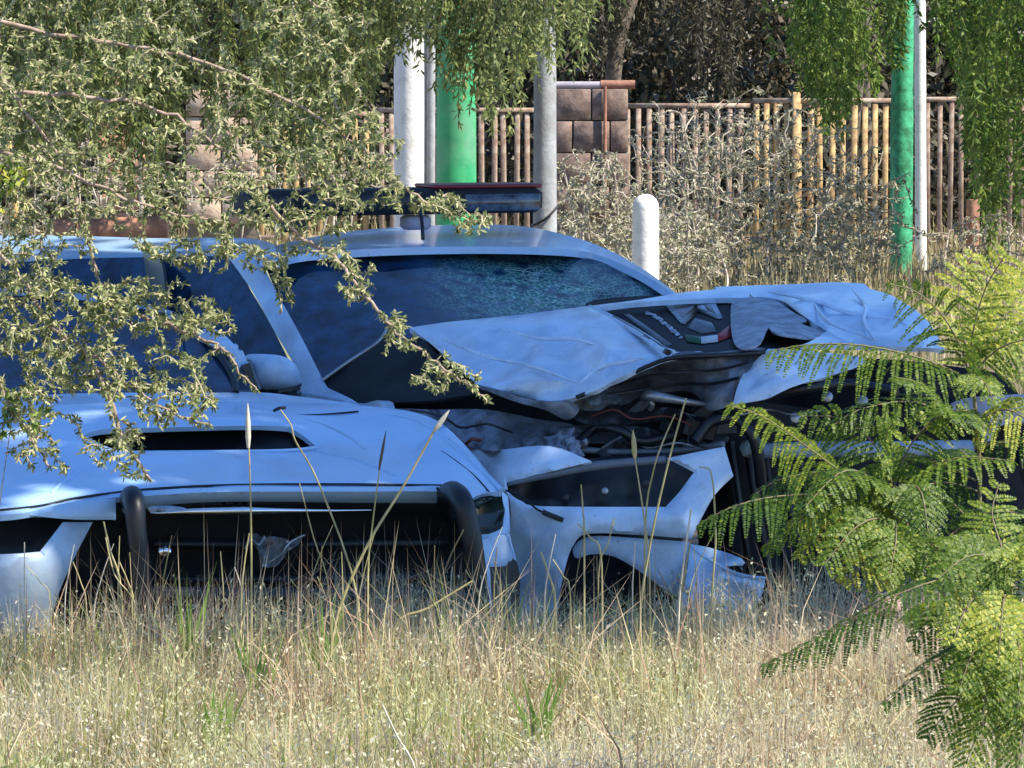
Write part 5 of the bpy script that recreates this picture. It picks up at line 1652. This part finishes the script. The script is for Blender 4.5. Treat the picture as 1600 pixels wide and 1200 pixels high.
# ================================================================== grass
def blades(name, xr, yr, n, h0, h1, w, m, lean=0.35, seed=1, kind='stuff', mask=None, colbias=0.0, rise=0.0):
    rs = np.random.RandomState(seed)
    x = rs.uniform(*xr, n)
    y = rs.uniform(*yr, n)
    # tufts
    x += 0.05 * np.sin(y * 23 + x * 7)
    if mask is not None:
        k = mask(x, y, rs)
        x, y = x[k], y[k]
    n = len(x)
    pn = np.array([mnoise.noise((a * 1.5, b * 1.5, 3.1)) for a, b in zip(x, y)])
    h = (h0 + (h1 - h0) * rs.rand(n) ** 1.6) * (1 + 0.6 * pn)
    if rise:
        h = h * (1 + rise * np.clip((y - 12.6) / 1.6, 0, 1))
    a = rs.uniform(0, 2 * math.pi, n)
    ln = rs.rand(n) ** 1.3 * lean * h
    dx, dy = np.cos(a) * ln, np.sin(a) * ln
    wa = rs.uniform(0, 2 * math.pi, n)
    wx, wy = np.cos(wa) * w / 2 * (0.6 + 0.8 * rs.rand(n)), np.sin(wa) * w / 2
    z0 = np.full(n, -0.02)
    B = np.stack([x, y, z0], 1)
    M = np.stack([x + dx * 0.35, y + dy * 0.35, h * 0.55], 1)
    T = np.stack([x + dx, y + dy, h * (1 - 0.25 * (ln / (h * lean + 1e-9)))], 1)
    w3 = np.stack([wx, wy, np.zeros(n)], 1)
    V = np.stack([B - w3, B + w3, M - w3 * 0.8, M + w3 * 0.8, T], 1).reshape(-1, 3)
    i = np.arange(n)[:, None] * 5
    Q = i + np.array([[0, 1, 3, 2]])
    T3 = i + np.array([[2, 3, 4]])
    c = np.clip(rs.rand(n) * 0.9 + 0.12 * pn + colbias, 0, 0.999)
    return obj(name, V, [Q, T3], m, None, rnd=np.r_[c, c], kind=kind), T, h


def in_car(x, y, rs):
    """keeps long blades out of the cars"""
    line = 14.55 + 0.28 * (x + 1.75)
    return y < line


g, T1, _ = blades('grass', (-3.2, 3.2), (10.8, 15.4), 150000, 0.10, 0.30, 0.0042, grassm, lean=0.7, seed=2, mask=in_car, rise=0.34)
tag(g, 'tall dry yellow-green grass in front of the cars')
# fine seed heads and small leaves over the grass
rs = np.random.RandomState(9)
n = 190000
sel = rs.randint(0, len(T1), n)
C = T1[sel] * np.array([1, 1, 0.75]) + rs.normal(size=(n, 3)) * np.array([0.02, 0.02, 0.035])
D = rs.normal(size=(n, 3)) * 0.8 + np.array([0, 0, 0.6])
s_ = leaves('grass_seed_heads', C, D, rdir(n), 0.017 * (0.4 + rs.rand(n)), 0.0072 * (0.6 + 0.8 * rs.rand(n)), seedm, None, rnd=rs.rand(n))
tag(s_, 'fine pale seed heads over the dry grass')
# taller thin straws just before the cars
g2, T2, _ = blades('straw', (-2.6, 2.6), (13.3, 15.2), 3400, 0.26, 0.56, 0.0050, strawm, lean=1.0, seed=7, mask=in_car)
tag(g2, 'taller brownish straw standing along the front of the cars')
g4, T4, _ = blades('coarse_straw', (-2.6, 2.6), (11.2, 14.6), 5200, 0.16, 0.42, 0.0062, strawm, lean=1.1, seed=21, mask=lambda x, y, r: (np.array([mnoise.noise((a * 1.3, b * 1.9, 8.0)) for a, b in zip(x, y)]) > 0.02) & in_car(x, y, r), rise=0.3)
tag(g4, 'clumps of coarse leaning straw through the grass')
gmix = leafmat('half_green_grass', [(0.16, 0.20, 0.05), (0.32, 0.36, 0.10), (0.48, 0.48, 0.18)], trans=0.45)
g5, T5, _ = blades('green_grass', (-2.2, 0.5), (11.4, 14.4), 15000, 0.14, 0.36, 0.0052, gmix, lean=0.8, seed=23, mask=lambda x, y, r: (np.array([mnoise.noise((a * 1.7, b * 1.7, 5.0)) for a, b in zip(x, y)]) > 0.10 + 0.12 * (x + 1)), rise=0.3)
tag(g5, 'patches of half green grass on the left of the foreground')
# dry weeds in the open ground behind
g3, T3_, _ = blades('dry_weeds', (-10, 10), (19.5, 46), 60000, 0.10, 0.38, 0.014, weedm, lean=0.6, seed=12)
tag(g3, 'dry yellow weeds covering the ground behind the cars')


# individual stalks
def stalk(label, pts, r=0.0028, head=None, m=None, group='tall single grass stalks'):
    b = P(*pts[0])
    t = thing('grass_stalk', label, 'grass stalk', (b.x, b.y, 0), group)
    q = [Vector((b.x, b.y, -0.02))] + [P(*p) for p in pts]
    mb = MB()
    mb.tube(q, list(np.linspace(r * 1.2, r * 0.7, len(q))), 6, smooth=4)
    mb.build('stem', m or stalkm, t, smooth=60)
    if head:
        a, c, hr, hm = head
        A_, C_ = P(*a), P(*c)
        mb = MB()
        mb.tube([A_, A_.lerp(C_, 0.25), A_.lerp(C_, 0.6), C_], [hr * 0.5, hr, hr * 0.9, hr * 0.15], 7, smooth=3)
        mb.build('seed_head', hm, t, smooth=60)


stalk('straight pale stalk with a white tip in front of the hood scoop', [(393, 960, 14.0), (392, 800, 14.0), (389, 700, 14.0)], 0.0035, ((388, 700, 14.0), (387, 630, 14.0), 0.009, stalkpale))
stalk('long leaning stalk with pointed tip over the front fender', [(520, 990, 13.9), (570, 860, 13.95), (630, 760, 14.0), (680, 670, 14.0)], 0.005, ((678, 674, 14.0), (702, 641, 14.0), 0.009, stalkpale))
stalk('upright stalk with a thin dark spike on the hood', [(575, 900, 13.9), (582, 820, 13.9), (593, 735, 13.9)], 0.003, ((592, 735, 13.9), (603, 673, 13.9), 0.005, stalkdark))
stalk('stalk with a fat brown head in the headlight opening', [(1015, 900, 14.2), (1005, 800, 14.2), (992, 715, 14.2)], 0.003, ((992, 716, 14.2), (989, 672, 14.2), 0.009, stalkm))
stalk('long thin straw crossing the headlight opening', [(1000, 960, 14.1), (1020, 830, 14.1), (1045, 720, 14.1), (1072, 622, 14.1)], 0.0038)
stalk('curved thin straw beside the fat brown head', [(1008, 830, 14.25), (1020, 740, 14.25), (1036, 690, 14.25), (1055, 647, 14.25)], 0.0028)
stalk('bent straw over the fender corner with a pale crook', [(1112, 940, 14.2), (1118, 850, 14.2), (1116, 780, 14.2), (1113, 750, 14.2), (1108, 733, 14.2), (1092, 730, 14.2)], 0.0032)
stalk('short straight straw against the light fender', [(913, 850, 14.2), (911, 800, 14.2), (908, 757, 14.2)], 0.003)
stalk('slanted brown straw low on the fender', [(868, 950, 14.1), (858, 900, 14.1), (845, 862, 14.1)], 0.0042)
stalk('straw with three tips at the wheel arch', [(935, 900, 14.2), (950, 850, 14.2), (958, 812, 14.2)], 0.0025, ((957, 822, 14.2), (960, 808, 14.2), 0.006, stalkpale))
stalk('pale upright straw right of the wheel arch', [(1060, 960, 14.2), (1068, 880, 14.2), (1080, 795, 14.2)], 0.0042, None, stalkpale)
stalk('leaning straw left of the wheel arch', [(940, 880, 14.2), (922, 840, 14.2), (902, 818, 14.2)], 0.003)
stalk('broken straw lying slantwise below the bumper', [(615, 985, 13.9), (670, 950, 13.9), (738, 908, 13.9)], 0.0045)
stalk('two-metre thin straw left of the push bar', [(215, 960, 14.0), (180, 900, 14.0), (165, 840, 14.05)], 0.003)
stalk('dry straw leaning across the left push bar', [(190, 930, 14.0), (172, 860, 14.0), (162, 815, 14.0)], 0.004)
stalk('bright straw crossing the bottom foreground', [(650, 1210, 11.9), (620, 1150, 11.9), (597, 1100, 11.9)], 0.0035, None, stalkpale)
stalk('fine straw curving in front of the grille gap', [(515, 930, 14.0), (490, 840, 14.0), (468, 755, 14.0)], 0.0022)
stalk('withered forked twig stuck on the hood scoop', [(560, 940, 14.0), (500, 760, 14.1), (462, 690, 14.1), (455, 665, 14.1), (438, 640, 14.1)], 0.003)
zones = [(10, 110, 'the slanted bumper arm at the left'), (110, 200, 'the gap left of the push bar'), (200, 300, 'the left push bar upright'), (300, 400, 'the left half of the grille gap'), (400, 500, 'the silver torn bracket'),
         (500, 600, 'the right half of the grille gap'), (600, 690, 'the black gap by the right push bar'), (690, 770, 'the right push bar upright'), (770, 860, 'the fender beside the small headlight'),
         (860, 960, 'the left side of the wheel arch'), (960, 1070, 'the right side of the wheel arch'), (1070, 1190, 'the broken bumper corner')]
for (xa, xb, zone) in zones:
    for size, h, lean, dx in (('short', RNG.uniform(55, 75), 'leaning left', -RNG.uniform(12, 40)), ('taller', RNG.uniform(100, 140), 'leaning right', RNG.uniform(12, 45)), ('middling', RNG.uniform(80, 95), 'nearly upright', RNG.uniform(-6, 6))):
        x, y0, Y = RNG.uniform(xa, xb), RNG.uniform(930, 970), RNG.uniform(13.7, 14.4)
        stalk('%s thin dry stalk %s before %s' % (size, lean, zone), [(x, y0, Y), (x + dx * 0.4, y0 - h * 0.55, Y), (x + dx, y0 - h, Y)], RNG.uniform(0.0016, 0.0028), group='thin stalks along the grass edge',
              m=RNG.choice([stalkm, stalkm, stalkpale, greenstem]))


# green grass tufts
gm = leafmat('fresh_grass', [(0.10, 0.20, 0.03), (0.20, 0.32, 0.06), (0.32, 0.40, 0.12)], trans=0.4)
def tuft(label, px, py, Y, h, n, sp=0.5, m=None):
    b = P(px, py, Y)
    b.z = 0
    V, Q, T3 = [], [], []
    rs = np.random.RandomState(int(px))
    for i in range(n):
        a = rs.uniform(0, 6.28)
        l = rs.uniform(0.2, 1) * sp * h
        hh = h * rs.uniform(0.55, 1)
        p = np.array([b.x + rs.normal() * 0.015, b.y + rs.normal() * 0.015, 0])
        d = np.array([math.cos(a), math.sin(a) * 0.5, 0])
        s = np.array([0.004, 0.001, 0])
        k = len(V)
        V += [p - s, p + s, p + d * l * 0.35 + [0, 0, hh * 0.6] - s, p + d * l * 0.35 + [0, 0, hh * 0.6] + s, p + d * l + [0, 0, hh]]
        Q.append((k, k + 1, k + 3, k + 2)); T3.append((k + 2, k + 3, k + 4))
    r = rs.rand(n)
    o = obj('grass_tuft', V, [np.array(Q), np.array(T3)], m or gm, None, rnd=np.r_[r, r])
    tag(o, label, 'grass tuft', 'fresh green grass tufts')


tuft('green grass tuft before the left push bar', 298, 940, 14.0, 0.52, 14, 0.3)
tuft('green grass tuft in the middle of the foreground', 838, 1050, 12.9, 0.40, 20, 0.4)
tuft('green grass tuft below the hood scoop', 400, 960, 13.6, 0.40, 18, 0.3)
tuft('green grass tuft beside the broken bumper', 1070, 985, 13.7, 0.36, 12, 0.3)
tuft('tall green tuft in front of the grille gap', 510, 970, 13.8, 0.48, 22, 0.3)
tuft('green tuft under the headlight corner', 700, 970, 13.9, 0.40, 16, 0.4)
tuft('low green tuft left of centre', 340, 1060, 12.9, 0.36, 18, 0.4)
# bright leafy shoots at the left edge
def shoot(label, cx, cy, Y, r, n):
    b = P(cx, cy, Y)
    t = thing('leafy_shoot', label, 'shoot', (b.x, b.y, 0))
    st = [interp([Vector((b.x - 0.1, Y, 0)), Vector((b.x - 0.06, Y, b.z * 0.6)), b], 10)]
    T = [P(cx + r * NR.normal() * 0.6, cy + r * NR.normal() * 0.45, Y + NR.normal() * 0.05) for i in range(n)]
    tw = grow(st[0], [tuple(p) for p in T], step=0.02, jit=0.002)
    tubes('stem', st + tw, 0.003, 0.0015, greenstem, t, n=4)
    C, D, Nn, Ln, W = leaf_on_twigs(tw, 120, 0.035, 0.014, frac=0.3, droop=0.3)
    leaves('foliage', C, D, Nn, Ln, W, lf_pepr if cy > 400 else lf_fern, t)
shoot('bright green leafy shoot at the left edge above the headlight', 20, 645, 12.9, 42, 18)
shoot('bright green leafy shoot at the upper left edge', 12, 285, 12.9, 40, 16)
print('objects', len(bpy.data.objects))
